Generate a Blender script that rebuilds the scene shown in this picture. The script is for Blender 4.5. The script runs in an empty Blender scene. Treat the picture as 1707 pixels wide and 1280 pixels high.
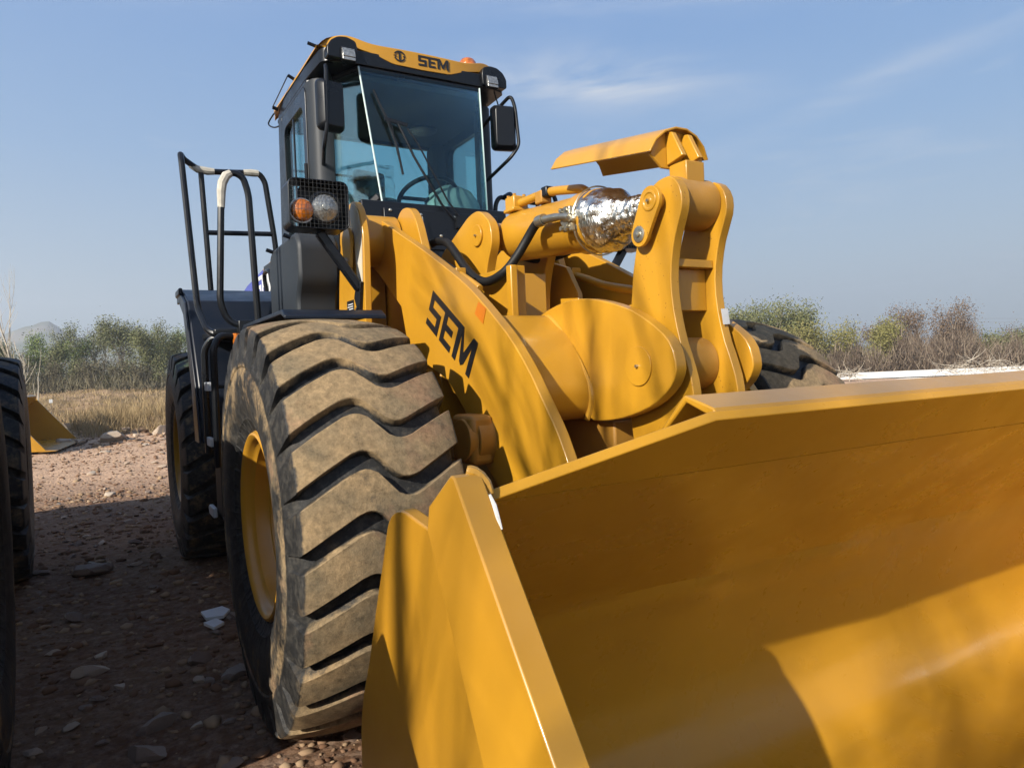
import bpy, bmesh, math, random
import numpy as np
from mathutils import Vector, Matrix, noise as mnoise
from math import sin, cos, pi, radians, atan2, hypot
S = bpy.context.scene
C = S.collection
random.seed(7)
RNG = np.random.default_rng(11)

# ------------------------------------------------------------------ camera
cam_d = bpy.data.cameras.new('camera'); cam = bpy.data.objects.new('camera', cam_d); C.objects.link(cam)
cam_d.sensor_width = 36.0; cam_d.lens = 1183.0 / 1707.0 * 36.0; cam_d.clip_end = 4000; cam_d.clip_start = 0.05
cr = Vector((0.8623569321532322, -0.5047073570950411, -0.040137330023360666))
cu = Vector((0.04673535278578629, 0.000414273095820622, 0.998907220505383))
cf = Vector((0.5041391954284586, 0.8632903984592558, -0.023944927663404062))
M3 = Matrix((cr, cu, -cf)).transposed()
cam.matrix_world = Matrix.Translation((-1.91773, -2.94086, 1.37743)) @ M3.to_4x4()
S.camera = cam

# ------------------------------------------------------------------ light
to_sun = Vector((-1.0, -0.45, 0.57)).normalized()
sun_d = bpy.data.lights.new('sun', 'SUN'); sun_d.energy = 5.0; sun_d.angle = radians(0.53); sun_d.color = (1.0, 0.93, 0.82)
sun = bpy.data.objects.new('sun', sun_d); C.objects.link(sun)
sun.rotation_mode = 'QUATERNION'; sun.rotation_quaternion = to_sun.to_track_quat('Z', 'Y'); sun.location = (-20, -10, 12)
W = bpy.data.worlds.new('World'); S.world = W; W.use_nodes = True
nt = W.node_tree; nt.nodes.clear()
def wn(t, **k):
    n = nt.nodes.new(t)
    for a, b in k.items(): setattr(n, a, b)
    return n
wo = wn('ShaderNodeOutputWorld'); bg = wn('ShaderNodeBackground')
sky = wn('ShaderNodeTexSky', sky_type='NISHITA', sun_disc=False)
sky.sun_elevation = math.asin(to_sun.z); sky.sun_rotation = atan2(to_sun.x, to_sun.y)
sky.air_density = 1.0; sky.dust_density = 1.6; sky.ozone_density = 1.3; sky.altitude = 50
tc = wn('ShaderNodeTexCoord'); mp = wn('ShaderNodeMapping'); mp.inputs['Scale'].default_value = (1.6, 1.6, 9.0)
mp.inputs['Rotation'].default_value = (0.16, 0.10, 0.5)
nz = wn('ShaderNodeTexNoise'); nz.inputs['Scale'].default_value = 2.1; nz.inputs['Detail'].default_value = 9; nz.inputs['Roughness'].default_value = 0.62; nz.inputs['Distortion'].default_value = 0.5
ra = wn('ShaderNodeMapRange'); ra.inputs['From Min'].default_value = 0.58; ra.inputs['From Max'].default_value = 0.85; ra.inputs['To Max'].default_value = 0.55
mx = wn('ShaderNodeMix', data_type='RGBA'); mx.inputs['B'].default_value = (6.6, 7.0, 7.6, 1)
nt.links.new(tc.outputs['Generated'], mp.inputs['Vector']); nt.links.new(mp.outputs[0], nz.inputs['Vector'])
nt.links.new(nz.outputs['Fac'], ra.inputs['Value'])
def wm(op, a, b):   # a world math node
    q = wn('ShaderNodeMath', operation=op)
    for i_, v_ in enumerate((a, b)):
        if v_ is None: continue
        if isinstance(v_, (int, float)): q.inputs[i_].default_value = v_
        else: nt.links.new(v_, q.inputs[i_])
    return q.outputs[0]
def wdot(v):
    q = wn('ShaderNodeVectorMath', operation='DOT_PRODUCT'); nt.links.new(tc.outputs['Generated'], q.inputs[0]); q.inputs[1].default_value = v; return q.outputs['Value']
def wisp(az, el, la, lb, tilt, amt):   # one feathery cloud streak at azimuth az (from +Y toward +X) and elevation el
    a_, e_ = radians(az), radians(el); c0 = Vector((sin(a_) * cos(e_), cos(a_) * cos(e_), sin(e_))); h_ = Vector((cos(a_), -sin(a_), 0)); v_ = h_.cross(c0); t_ = radians(tilt)
    u_ = h_ * cos(t_) + v_ * sin(t_); w_ = v_ * cos(t_) - h_ * sin(t_)
    r2 = wm('ADD', wm('POWER', wm('DIVIDE', wdot(u_), la), 2.0), wm('POWER', wm('DIVIDE', wdot(w_), lb), 2.0))
    g = wm('EXPONENT', wm('MULTIPLY', r2, -1.0), None); f = wm('GREATER_THAN', wdot(c0), 0.0)
    q = wn('ShaderNodeMapRange'); q.inputs['From Min'].default_value = 0.38; q.inputs['From Max'].default_value = 0.66; nt.links.new(nz.outputs['Fac'], q.inputs['Value'])
    return wm('MULTIPLY', wm('MULTIPLY', g, f), wm('MULTIPLY', q.outputs[0], amt))
cl_ = wm('MAXIMUM', wisp(37, 21.5, .17, .034, -8, .95), wisp(47, 27.5, .24, .034, -4, .8)); cl_ = wm('MAXIMUM', cl_, wisp(60, 19, .30, .016, 14, .40)); cl_ = wm('MAXIMUM', cl_, wisp(8, 27, .20, .03, 6, .16))
nt.links.new(wm('MAXIMUM', ra.outputs[0], cl_), mx.inputs['Factor'])
sp = wn('ShaderNodeSeparateXYZ'); nt.links.new(tc.outputs['Generated'], sp.inputs[0])
rp = wn('ShaderNodeValToRGB'); nt.links.new(sp.outputs['Z'], rp.inputs[0])
for k_, (ps, co) in enumerate([(0.0, (4.5, 5.6, 6.5)), (0.12, (3.95, 5.4, 6.8)), (0.28, (2.3, 4.3, 7.3)), (0.5, (1.4, 3.3, 7.2)), (1.0, (1.0, 2.2, 5.3))]):
    e_ = rp.color_ramp.elements[k_] if k_ < 2 else rp.color_ramp.elements.new(ps)
    e_.position = ps; e_.color = (*[c_ / 10 for c_ in co], 1)
sc10 = wn('ShaderNodeVectorMath', operation='SCALE'); sc10.inputs['Scale'].default_value = 10.0; nt.links.new(rp.outputs[0], sc10.inputs[0])
hz = wn('ShaderNodeMix', data_type='RGBA'); hz.inputs['Factor'].default_value = 0.72
nt.links.new(sky.outputs[0], hz.inputs['A']); nt.links.new(sc10.outputs[0], hz.inputs['B'])
nt.links.new(hz.outputs['Result'], mx.inputs['A']); nt.links.new(mx.outputs['Result'], bg.inputs['Color'])
bg.inputs['Strength'].default_value = 0.050
nt.links.new(bg.outputs[0], wo.inputs['Surface'])
S.view_settings.view_transform = 'Standard'; S.view_settings.look = 'None'
S.view_settings.exposure = 1.14; S.view_settings.gamma = 1.0; S.view_settings.use_curve_mapping = False

# ------------------------------------------------------------------ materials
def mat(name, col, rough=0.5, metal=0.0, spec=0.5, var=0.0, vscale=3.0, col2=None, bump=0.0, bscale=40.0, coat=0.0,
        dust=0.0, dustcol=(0.36, 0.29, 0.2), detail=6, c2lo=0.45, c2hi=0.65, rvar=0.0, bump2=0.0, b2scale=6.0):
    m = bpy.data.materials.new(name); m.use_nodes = True
    n = m.node_tree.nodes; l = m.node_tree.links; b = n['Principled BSDF']
    b.inputs['Roughness'].default_value = rough; b.inputs['Metallic'].default_value = metal
    b.inputs['Specular IOR Level'].default_value = spec
    if coat: b.inputs['Coat Weight'].default_value = coat; b.inputs['Coat Roughness'].default_value = 0.12
    tcn = n.new('ShaderNodeTexCoord'); src = tcn.outputs['Object']
    base = None
    def noise(scale, det=detail, rg=0.6):
        t = n.new('ShaderNodeTexNoise'); t.inputs['Scale'].default_value = scale; t.inputs['Detail'].default_value = det; t.inputs['Roughness'].default_value = rg
        l.new(src, t.inputs['Vector']); return t.outputs['Fac']
    def rng(v, a, c, d=0.0, e=1.0):
        r = n.new('ShaderNodeMapRange'); r.inputs['From Min'].default_value = a; r.inputs['From Max'].default_value = c
        r.inputs['To Min'].default_value = d; r.inputs['To Max'].default_value = e; l.new(v, r.inputs['Value']); return r.outputs[0]
    def mixc(f, a, c):
        x = n.new('ShaderNodeMix'); x.data_type = 'RGBA'
        l.new(f, x.inputs['Factor'])
        for k, v in (('A', a), ('B', c)):
            if isinstance(v, tuple): x.inputs[k].default_value = (*v, 1)
            else: l.new(v, x.inputs[k])
        return x.outputs['Result']
    cur = tuple(col)
    if col2 is not None:
        cur = mixc(rng(noise(vscale), c2lo, c2hi), cur, tuple(col2))
    if var:
        lo = tuple(c * (1 - var) for c in col)
        if isinstance(cur, tuple): cur = mixc(rng(noise(vscale * 0.7), 0.3, 0.7), lo, cur)
        else:
            mm = n.new('ShaderNodeMix'); mm.data_type = 'RGBA'; mm.blend_type = 'MULTIPLY'; mm.inputs['Factor'].default_value = 1.0
            g = rng(noise(vscale * 2.3), 0.3, 0.7, 1 - var, 1.0)
            cc = n.new('ShaderNodeCombineColor'); [l.new(g, cc.inputs[i]) for i in range(3)]
            l.new(cur, mm.inputs['A']); l.new(cc.outputs[0], mm.inputs['B']); cur = mm.outputs['Result']
    if dust:
        ge = n.new('ShaderNodeNewGeometry'); sx = n.new('ShaderNodeSeparateXYZ'); l.new(ge.outputs['Normal'], sx.inputs[0])
        up = rng(sx.outputs['Z'], 0.0, 1.0, 0.12, 1.0); ns = rng(noise(9.0, 8, 0.7), 0.35, 0.75)
        mu = n.new('ShaderNodeMath'); mu.operation = 'MULTIPLY'; l.new(up, mu.inputs[0]); l.new(ns, mu.inputs[1])
        m2 = n.new('ShaderNodeMath'); m2.operation = 'MULTIPLY'; l.new(mu.outputs[0], m2.inputs[0]); m2.inputs[1].default_value = dust
        cur = mixc(m2.outputs[0], cur, tuple(dustcol))
    if isinstance(cur, tuple): b.inputs['Base Color'].default_value = (*cur, 1)
    else: l.new(cur, b.inputs['Base Color'])
    if rvar:
        l.new(rng(noise(7.0), 0.3, 0.7, rough - rvar, rough + rvar), b.inputs['Roughness'])
    prev = None
    for st, sc in ((bump, bscale), (bump2, b2scale)):
        if st:
            bp = n.new('ShaderNodeBump'); bp.inputs['Strength'].default_value = min(1, st * 10); bp.inputs['Distance'].default_value = st / 10
            l.new(noise(sc, 5), bp.inputs['Height'])
            if prev: l.new(prev, bp.inputs['Normal'])
            prev = bp.outputs[0]
    if prev: l.new(prev, b.inputs['Normal'])
    return m
M = {}
YC = (0.420, 0.208, 0.0135)
M['yellow'] = mat('yellow_paint', YC, rough=0.34, spec=0.40, col2=(0.365, 0.176, 0.0125), vscale=1.1, coat=0.2, dust=0.10, bump2=0.012, b2scale=2.2, bump=0.002, bscale=60, rvar=0.06)
M['yellow_dull'] = mat('yellow_paint_casting', (0.36, 0.175, 0.022), rough=0.5, spec=0.35, var=0.15, vscale=6, dust=0.5, bump=0.01, bscale=30)
M['orange_patch'] = mat('orange_reflective', (0.45, 0.13, 0.006), rough=0.35, var=0.1, vscale=40)
M['primer'] = mat('grey_primer', (0.42, 0.39, 0.33), rough=0.7, col2=(0.50, 0.40, 0.22), vscale=14, bump=0.004)
M['black'] = mat('black_paint', (0.0045, 0.0055, 0.0075), rough=0.32, spec=0.32, dust=0.02, bump=0.002, bscale=120, rvar=0.08)
M['navy'] = mat('navy_plastic', (0.004, 0.007, 0.014), rough=0.38, spec=0.32, dust=0.03, bump=0.004, bscale=200, rvar=0.08)
M['grey'] = mat('dark_grey_plastic', (0.014, 0.018, 0.023), rough=0.55, spec=0.35, dust=0.08, bump=0.004, bscale=160)
M['int'] = mat('cab_lining', (0.035, 0.038, 0.042), rough=0.8, var=0.3, vscale=3)
M['hose'] = mat('rubber_hose', (0.005, 0.005, 0.005), rough=0.55, spec=0.25, dust=0.03, bump=0.003, bscale=150)
M['steel'] = mat('plated_steel', (0.50, 0.47, 0.38), rough=0.36, metal=0.9, var=0.3, vscale=30, bump=0.003, bscale=80)
M['alu'] = mat('aluminium_edge', (0.55, 0.56, 0.56), rough=0.5, metal=0.3, var=0.25, vscale=30)
M['tape'] = mat('wrapping_tape', (0.46, 0.43, 0.36), rough=0.75, var=0.35, vscale=40, bump=0.02, bscale=60)
M['white'] = mat('white_paint', (0.60, 0.61, 0.61), rough=0.5, var=0.12, vscale=6)
M['decal'] = mat('black_decal', (0.010, 0.010, 0.011), rough=0.38, var=0.2, vscale=5)
M['blue'] = mat('blue_decal', (0.045, 0.06, 0.30), rough=0.4, var=0.1)
M['wire'] = mat('guard_wire', (0.10, 0.10, 0.095), rough=0.45, metal=0.5)
M['mirror'] = mat('mirror_glass', (0.75, 0.78, 0.8), rough=0.04, metal=1.0)
M['chip'] = mat('bare_chipped_paint', (0.7, 0.68, 0.62), rough=0.5, var=0.3, vscale=40)
M['weld'] = mat('weld_bead', (0.45, 0.23, 0.025), rough=0.25, spec=0.6, bump=0.05, bscale=70)

def glassmat(name, tint, gl=0.10):
    m = bpy.data.materials.new(name); m.use_nodes = True; n = m.node_tree.nodes; l = m.node_tree.links; n.clear()
    o = n.new('ShaderNodeOutputMaterial'); mxs = n.new('ShaderNodeMixShader'); t = n.new('ShaderNodeBsdfTransparent'); g = n.new('ShaderNodeBsdfGlossy')
    t.inputs[0].default_value = (*tint, 1); g.inputs['Roughness'].default_value = 0.03; g.inputs[0].default_value = (0.9, 0.95, 0.95, 1)
    fr = n.new('ShaderNodeFresnel'); fr.inputs[0].default_value = 1.5
    ad = n.new('ShaderNodeMath'); ad.operation = 'MULTIPLY_ADD'; ad.inputs[1].default_value = 0.55; ad.inputs[2].default_value = gl
    l.new(fr.outputs[0], ad.inputs[0]); l.new(ad.outputs[0], mxs.inputs[0]); l.new(t.outputs[0], mxs.inputs[1]); l.new(g.outputs[0], mxs.inputs[2])
    l.new(mxs.outputs[0], o.inputs[0]); return m
M['glass'] = glassmat('tinted_glass', (0.74, 0.88, 0.88), 0.0)
M['edge'] = mat('glass_edge_seal', (0.45, 0.55, 0.52), rough=0.3)

def lensmat(name, col, em=0.0, rough=0.15, scale=55, metal=0.3):
    m = mat(name, col, rough=rough, metal=metal, spec=0.8, var=0.6, vscale=scale, coat=0.6, bump=0.05, bscale=scale * 1.3); return m
M['amber'] = lensmat('amber_lens', (0.50, 0.135, 0.004), metal=0.0)
M['lens'] = lensmat('clear_lamp_lens', (0.40, 0.40, 0.37), metal=0.6, rough=0.22, scale=60)
M['foil'] = mat('crumpled_foil', (0.66, 0.64, 0.58), rough=0.26, metal=1.0, bump=0.012, bscale=60)

# tyre rubber with dirt mask from a colour attribute
def rubber():
    m = bpy.data.materials.new('tyre_rubber'); m.use_nodes = True
    n = m.node_tree.nodes; l = m.node_tree.links; b = n['Principled BSDF']; b.inputs['Specular IOR Level'].default_value = 0.28
    tcn = n.new('ShaderNodeTexCoord'); at = n.new('ShaderNodeAttribute'); at.attribute_name = 'dirt'
    def noise(sc, det=8, rg=0.65, vec=None):
        t = n.new('ShaderNodeTexNoise'); t.inputs['Scale'].default_value = sc; t.inputs['Detail'].default_value = det; t.inputs['Roughness'].default_value = rg
        l.new(vec or tcn.outputs['Object'], t.inputs['Vector']); return t.outputs['Fac']
    def rng(v, a, c, d=0, e=1):
        r = n.new('ShaderNodeMapRange'); r.inputs['From Min'].default_value = a; r.inputs['From Max'].default_value = c; r.inputs['To Min'].default_value = d; r.inputs['To Max'].default_value = e
        l.new(v, r.inputs['Value']); return r.outputs[0]
    def mixc(f, a, c):
        x = n.new('ShaderNodeMix'); x.data_type = 'RGBA'; l.new(f, x.inputs['Factor'])
        for k, v in (('A', a), ('B', c)):
            if isinstance(v, tuple): x.inputs[k].default_value = (*v, 1)
            else: l.new(v, x.inputs[k])
        return x.outputs['Result']
    def math_(op, a, c):
        x = n.new('ShaderNodeMath'); x.operation = op; x.use_clamp = True
        for i, v in enumerate((a, c)):
            if isinstance(v, (int, float)): x.inputs[i].default_value = v
            else: l.new(v, x.inputs[i])
        return x.outputs[0]
    earth = mixc(rng(noise(4.0, 6), 0.42, 0.62), (0.275, 0.190, 0.098), (0.165, 0.126, 0.074))
    earth = mixc(rng(noise(2.2, 6), 0.53, 0.68), earth, (0.27, 0.150, 0.085))
    grit = rng(noise(34, 9, 0.85), 0.34, 0.66, 0.45, 1.35)
    cc = n.new('ShaderNodeCombineColor'); [l.new(grit, cc.inputs[i]) for i in range(3)]
    mm = n.new('ShaderNodeMix'); mm.data_type = 'RGBA'; mm.blend_type = 'MULTIPLY'; mm.inputs['Factor'].default_value = 1; l.new(earth, mm.inputs['A']); l.new(cc.outputs[0], mm.inputs['B'])
    earth = mm.outputs['Result']
    mpn = n.new('ShaderNodeMapping'); mpn.inputs['Scale'].default_value = (6, 1, 1); l.new(tcn.outputs['Object'], mpn.inputs['Vector'])
    rub = mixc(rng(noise(26, 6, 0.75), 0.46, 0.72), (0.014, 0.014, 0.014), (0.060, 0.055, 0.047))
    patch = rng(noise(7, 8, 0.75), 0.30, 0.64, -0.80, 0.30)
    f = math_('ADD', at.outputs['Fac'], patch); f = math_('MULTIPLY', rng(f, 0.05, 0.55), rng(at.outputs['Fac'], 0.0, 0.25))
    f = math_('MULTIPLY', f, 0.93)
    col = mixc(f, rub, earth)
    l.new(col, b.inputs['Base Color']); l.new(rng(f, 0, 1, 0.55, 0.92), b.inputs['Roughness'])
    b1 = n.new('ShaderNodeBump'); b1.inputs['Strength'].default_value = 0.6; b1.inputs['Distance'].default_value = 0.007; l.new(noise(45, 8, 0.8), b1.inputs['Height'])
    l.new(b1.outputs[0], b.inputs['Normal'])
    return m
M['rubber'] = rubber()

# ------------------------------------------------------------------ mesh helpers
def chaikin(pts, it=2, closed=True):
    for _ in range(it):
        out = []; n = len(pts)
        for i in range(n if closed else n - 1):
            a = pts[i]; b = pts[(i + 1) % n]
            out.append(tuple(a[k] * 0.75 + b[k] * 0.25 for k in range(len(a)))); out.append(tuple(a[k] * 0.25 + b[k] * 0.75 for k in range(len(a))))
        if not closed: out = [pts[0]] + out + [pts[-1]]
        pts = out
    return pts
def rrect(x0, x1, y0, y1, r, n=4):
    out = []
    for cx, cy, a in ((x1 - r, y1 - r, 0), (x0 + r, y1 - r, 90), (x0 + r, y0 + r, 180), (x1 - r, y0 + r, 270)):
        for i in range(n + 1):
            t = radians(a + 90 * i / n); out.append((cx + r * cos(t), cy + r * sin(t)))
    return out
def fillet(pts, r, n=4):
    out = []; N = len(pts)
    for i in range(N):
        p0, p1, p2 = Vector(pts[i - 1]), Vector(pts[i]), Vector(pts[(i + 1) % N])
        rr = r[i] if isinstance(r, (list, tuple)) else r
        a = p0 - p1; b = p2 - p1; d = min(rr, a.length * .45, b.length * .45)
        if d < 1e-4: out.append(tuple(p1)); continue
        s = p1 + a.normalized() * d; e = p1 + b.normalized() * d
        for k in range(n + 1):
            t = k / n; out.append(tuple((1 - t) ** 2 * s + 2 * t * (1 - t) * p1 + t * t * e))
    return out
def circle(cx, cy, r, n=32, a0=0, a1=360):
    m = n if a1 - a0 >= 360 else n + 1
    return [(cx + r * cos(radians(a0 + (a1 - a0) * i / n)), cy + r * sin(radians(a0 + (a1 - a0) * i / n))) for i in range(m)]
class MB:
    def __init__(s): s.v = []; s.f = []
    def add(s, vs, fs):
        o = len(s.v); s.v += [tuple(v) for v in vs]; s.f += [tuple(i + o for i in f) for f in fs]; return s
    def prism(s, poly, a0, a1, axis='x'):
        k = 'xyz'.index(axis)
        def mk(p, a):
            q = [0, 0, 0]; o = [i for i in range(3) if i != k]; q[o[0]] = p[0]; q[o[1]] = p[1]; q[k] = a; return tuple(q)
        n = len(poly)
        return s.add([mk(p, a0) for p in poly] + [mk(p, a1) for p in poly],
                     [tuple(range(n)), tuple(range(2 * n - 1, n - 1, -1))] + [(i, (i + 1) % n, n + (i + 1) % n, n + i) for i in range(n)])
    def ringprism(s, outer, inner, a0, a1, axis='x'):
        k = 'xyz'.index(axis); n = len(outer)
        def mk(p, a):
            q = [0, 0, 0]; o = [i for i in range(3) if i != k]; q[o[0]] = p[0]; q[o[1]] = p[1]; q[k] = a; return tuple(q)
        vs = [mk(p, a0) for p in outer] + [mk(p, a1) for p in outer] + [mk(p, a0) for p in inner] + [mk(p, a1) for p in inner]
        fs = []
        for i in range(n):
            j = (i + 1) % n
            fs += [(i, j, n + j, n + i), (2 * n + j, 2 * n + i, 3 * n + i, 3 * n + j), (j, i, 2 * n + i, 2 * n + j), (n + i, n + j, 3 * n + j, 3 * n + i)]
        return s.add(vs, fs)
    def box(s, x0, x1, y0, y1, z0, z1): return s.prism([(x0, y0), (x1, y0), (x1, y1), (x0, y1)], z0, z1, 'z')
    def hexa(s, a, b):   # two 4-point loops joined
        return s.add(list(a) + list(b), [(0, 1, 2, 3), (7, 6, 5, 4)] + [(i, (i + 1) % 4, 4 + (i + 1) % 4, 4 + i) for i in range(4)])
    def obox(s, c, sx, sy, sz, R=None):
        R = R or Matrix.Identity(3); c = Vector(c); vs = []
        for z in (-1, 1):
            for x, y in ((-1, -1), (1, -1), (1, 1), (-1, 1)): vs.append(tuple(c + R @ Vector((x * sx / 2, y * sy / 2, z * sz / 2))))
        return s.add(vs, [(3, 2, 1, 0), (4, 5, 6, 7)] + [(i, (i + 1) % 4, 4 + (i + 1) % 4, 4 + i) for i in range(4)])
    def bar(s, p, q, w, h, up=(0, 0, 1)):
        p, q = Vector(p), Vector(q); d = (q - p).normalized(); sd = d.cross(Vector(up)).normalized(); u = sd.cross(d)
        R = Matrix((sd, d, u)).transposed(); return s.obox((p + q) / 2, w, (q - p).length, h, R)
    def tube(s, path, r, n=10, caps=True, closed=False):
        pts = [Vector(p) for p in path]; m = len(pts); rr = r if isinstance(r, (list, tuple)) else [r] * m
        T = []
        for i in range(m):
            a = pts[i - 1] if (i > 0 or closed) else pts[i]; b = pts[(i + 1) % m] if (i < m - 1 or closed) else pts[i]
            T.append((b - a).normalized())
        nrm = T[0].orthogonal().normalized(); vs = []; fs = []
        for i in range(m):
            nrm = (nrm - T[i] * nrm.dot(T[i])); nrm = nrm.normalized() if nrm.length > 1e-6 else T[i].orthogonal().normalized()
            bn = T[i].cross(nrm)
            for k in range(n):
                a = 2 * pi * k / n; vs.append(tuple(pts[i] + (nrm * cos(a) + bn * sin(a)) * rr[i]))
        for i in range(m if closed else m - 1):
            j = (i + 1) % m
            for k in range(n): fs.append((i * n + k, i * n + (k + 1) % n, j * n + (k + 1) % n, j * n + k))
        if caps and not closed: fs += [tuple(range(n - 1, -1, -1)), tuple(range((m - 1) * n, m * n))]
        return s.add(vs, fs)
    def cyl(s, p, q, r, n=24, r2=None): return s.tube([p, q], [r, r if r2 is None else r2], n)
    def lathe(s, prof, o, ax, n=48, closed=False):   # prof: (along, radius)
        o = Vector(o); ax = Vector(ax).normalized(); e1 = ax.orthogonal().normalized(); e2 = ax.cross(e1); vs = []; fs = []; m = len(prof)
        for a, r in prof:
            for k in range(n):
                t = 2 * pi * k / n; vs.append(tuple(o + ax * a + (e1 * cos(t) + e2 * sin(t)) * r))
        for i in range(m if closed else m - 1):
            j = (i + 1) % m
            for k in range(n): fs.append((i * n + k, i * n + (k + 1) % n, j * n + (k + 1) % n, j * n + k))
        if not closed:
            if prof[0][1] > 1e-5: fs.append(tuple(range(n - 1, -1, -1)))
            if prof[-1][1] > 1e-5: fs.append(tuple(range((m - 1) * n, m * n)))
        return s.add(vs, fs)
    def build(s, name, m, parent=None, bevel=0.0, angle=35, seg=2, recalc=True, smooth=True):
        me = bpy.data.meshes.new(name); me.from_pydata(s.v, [], s.f)
        if recalc:
            b = bmesh.new(); b.from_mesh(me); bmesh.ops.recalc_face_normals(b, faces=b.faces); b.to_mesh(me); b.free()
        if smooth:
            me.polygons.foreach_set('use_smooth', [True] * len(me.polygons)); me.set_sharp_from_angle(angle=radians(angle))
        o = bpy.data.objects.new(name, me); C.objects.link(o); me.materials.append(M[m] if isinstance(m, str) else m)
        if parent: o.parent = parent
        if bevel:
            bv = o.modifiers.new('bevel', 'BEVEL'); bv.width = bevel; bv.segments = seg; bv.limit_method = 'ANGLE'; bv.angle_limit = radians(38); bv.harden_normals = False
        return o
def empty(name, loc=(0, 0, 0), rz=0.0):
    o = bpy.data.objects.new(name, None); C.objects.link(o); o.location = loc; o.rotation_euler = (0, 0, rz); o.empty_display_size = 0.3; return o
def tag(o, label=None, cat=None, group=None, kind=None):
    if label: o['label'] = label
    if cat: o['category'] = cat
    if group: o['group'] = group
    if kind: o['kind'] = kind
    return o
def spline(pts, n=6):
    P = [Vector(p) for p in pts]; out = []
    for i in range(len(P) - 1):
        a = P[max(i - 1, 0)]; b = P[i]; c = P[i + 1]; d = P[min(i + 2, len(P) - 1)]
        for k in range(n):
            t = k / n; out.append(0.5 * ((2 * b) + (c - a) * t + (2 * a - 5 * b + 4 * c - d) * t * t + (3 * b - a - 3 * c + d) * t ** 3))
    out.append(P[-1]); return out
def bentpath(pts, r=0.06, n=5):
    P = [Vector(p) for p in pts]; out = [P[0]]
    for i in range(1, len(P) - 1):
        a = (P[i - 1] - P[i]); b = (P[i + 1] - P[i]); d = min(r, a.length * .45, b.length * .45); s_ = P[i] + a.normalized() * d; e = P[i] + b.normalized() * d
        for k in range(n + 1):
            t = k / n; out.append((1 - t) ** 2 * s_ + 2 * t * (1 - t) * P[i] + t * t * e)
    out.append(P[-1]); return out

# ================================================================== SETTING: ground
def fbm(x, y, s, o=4, seed=0.0):
    return mnoise.fractal(Vector((x * s + seed, y * s - seed, seed * 1.7)), 1.0, 2.0, o)
def gh(x, y):
    h = 0.0
    d = hypot(x + 1.9, y + 2.9)
    h += 0.022 * fbm(x, y, 1.1, 4, 3.1)
    if d < 30: h += 0.012 * fbm(x, y, 6.0, 3, 9.2)
    if -2.8 < x < 2.8 and -1.2 < y < 4.4: h *= 0.35
    # rubble bank and rough field beyond the lit strip
    u = min(max((y - 15.5) / 3.5, 0), 1); u2 = min(max((70 - y) / 30, 0), 1)
    h += u * u2 * (0.16 + 0.30 * max(0, fbm(x, y, 0.30, 4, 5.5)) + 0.10 * fbm(x, y, 1.3, 4, 1.1))
    w = min(max((y - 20) / 30, 0), 1) * min(max((26 - x) / 14, 0), 1); h += .75 * w * w * (3 - 2 * w)
    return h
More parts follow.
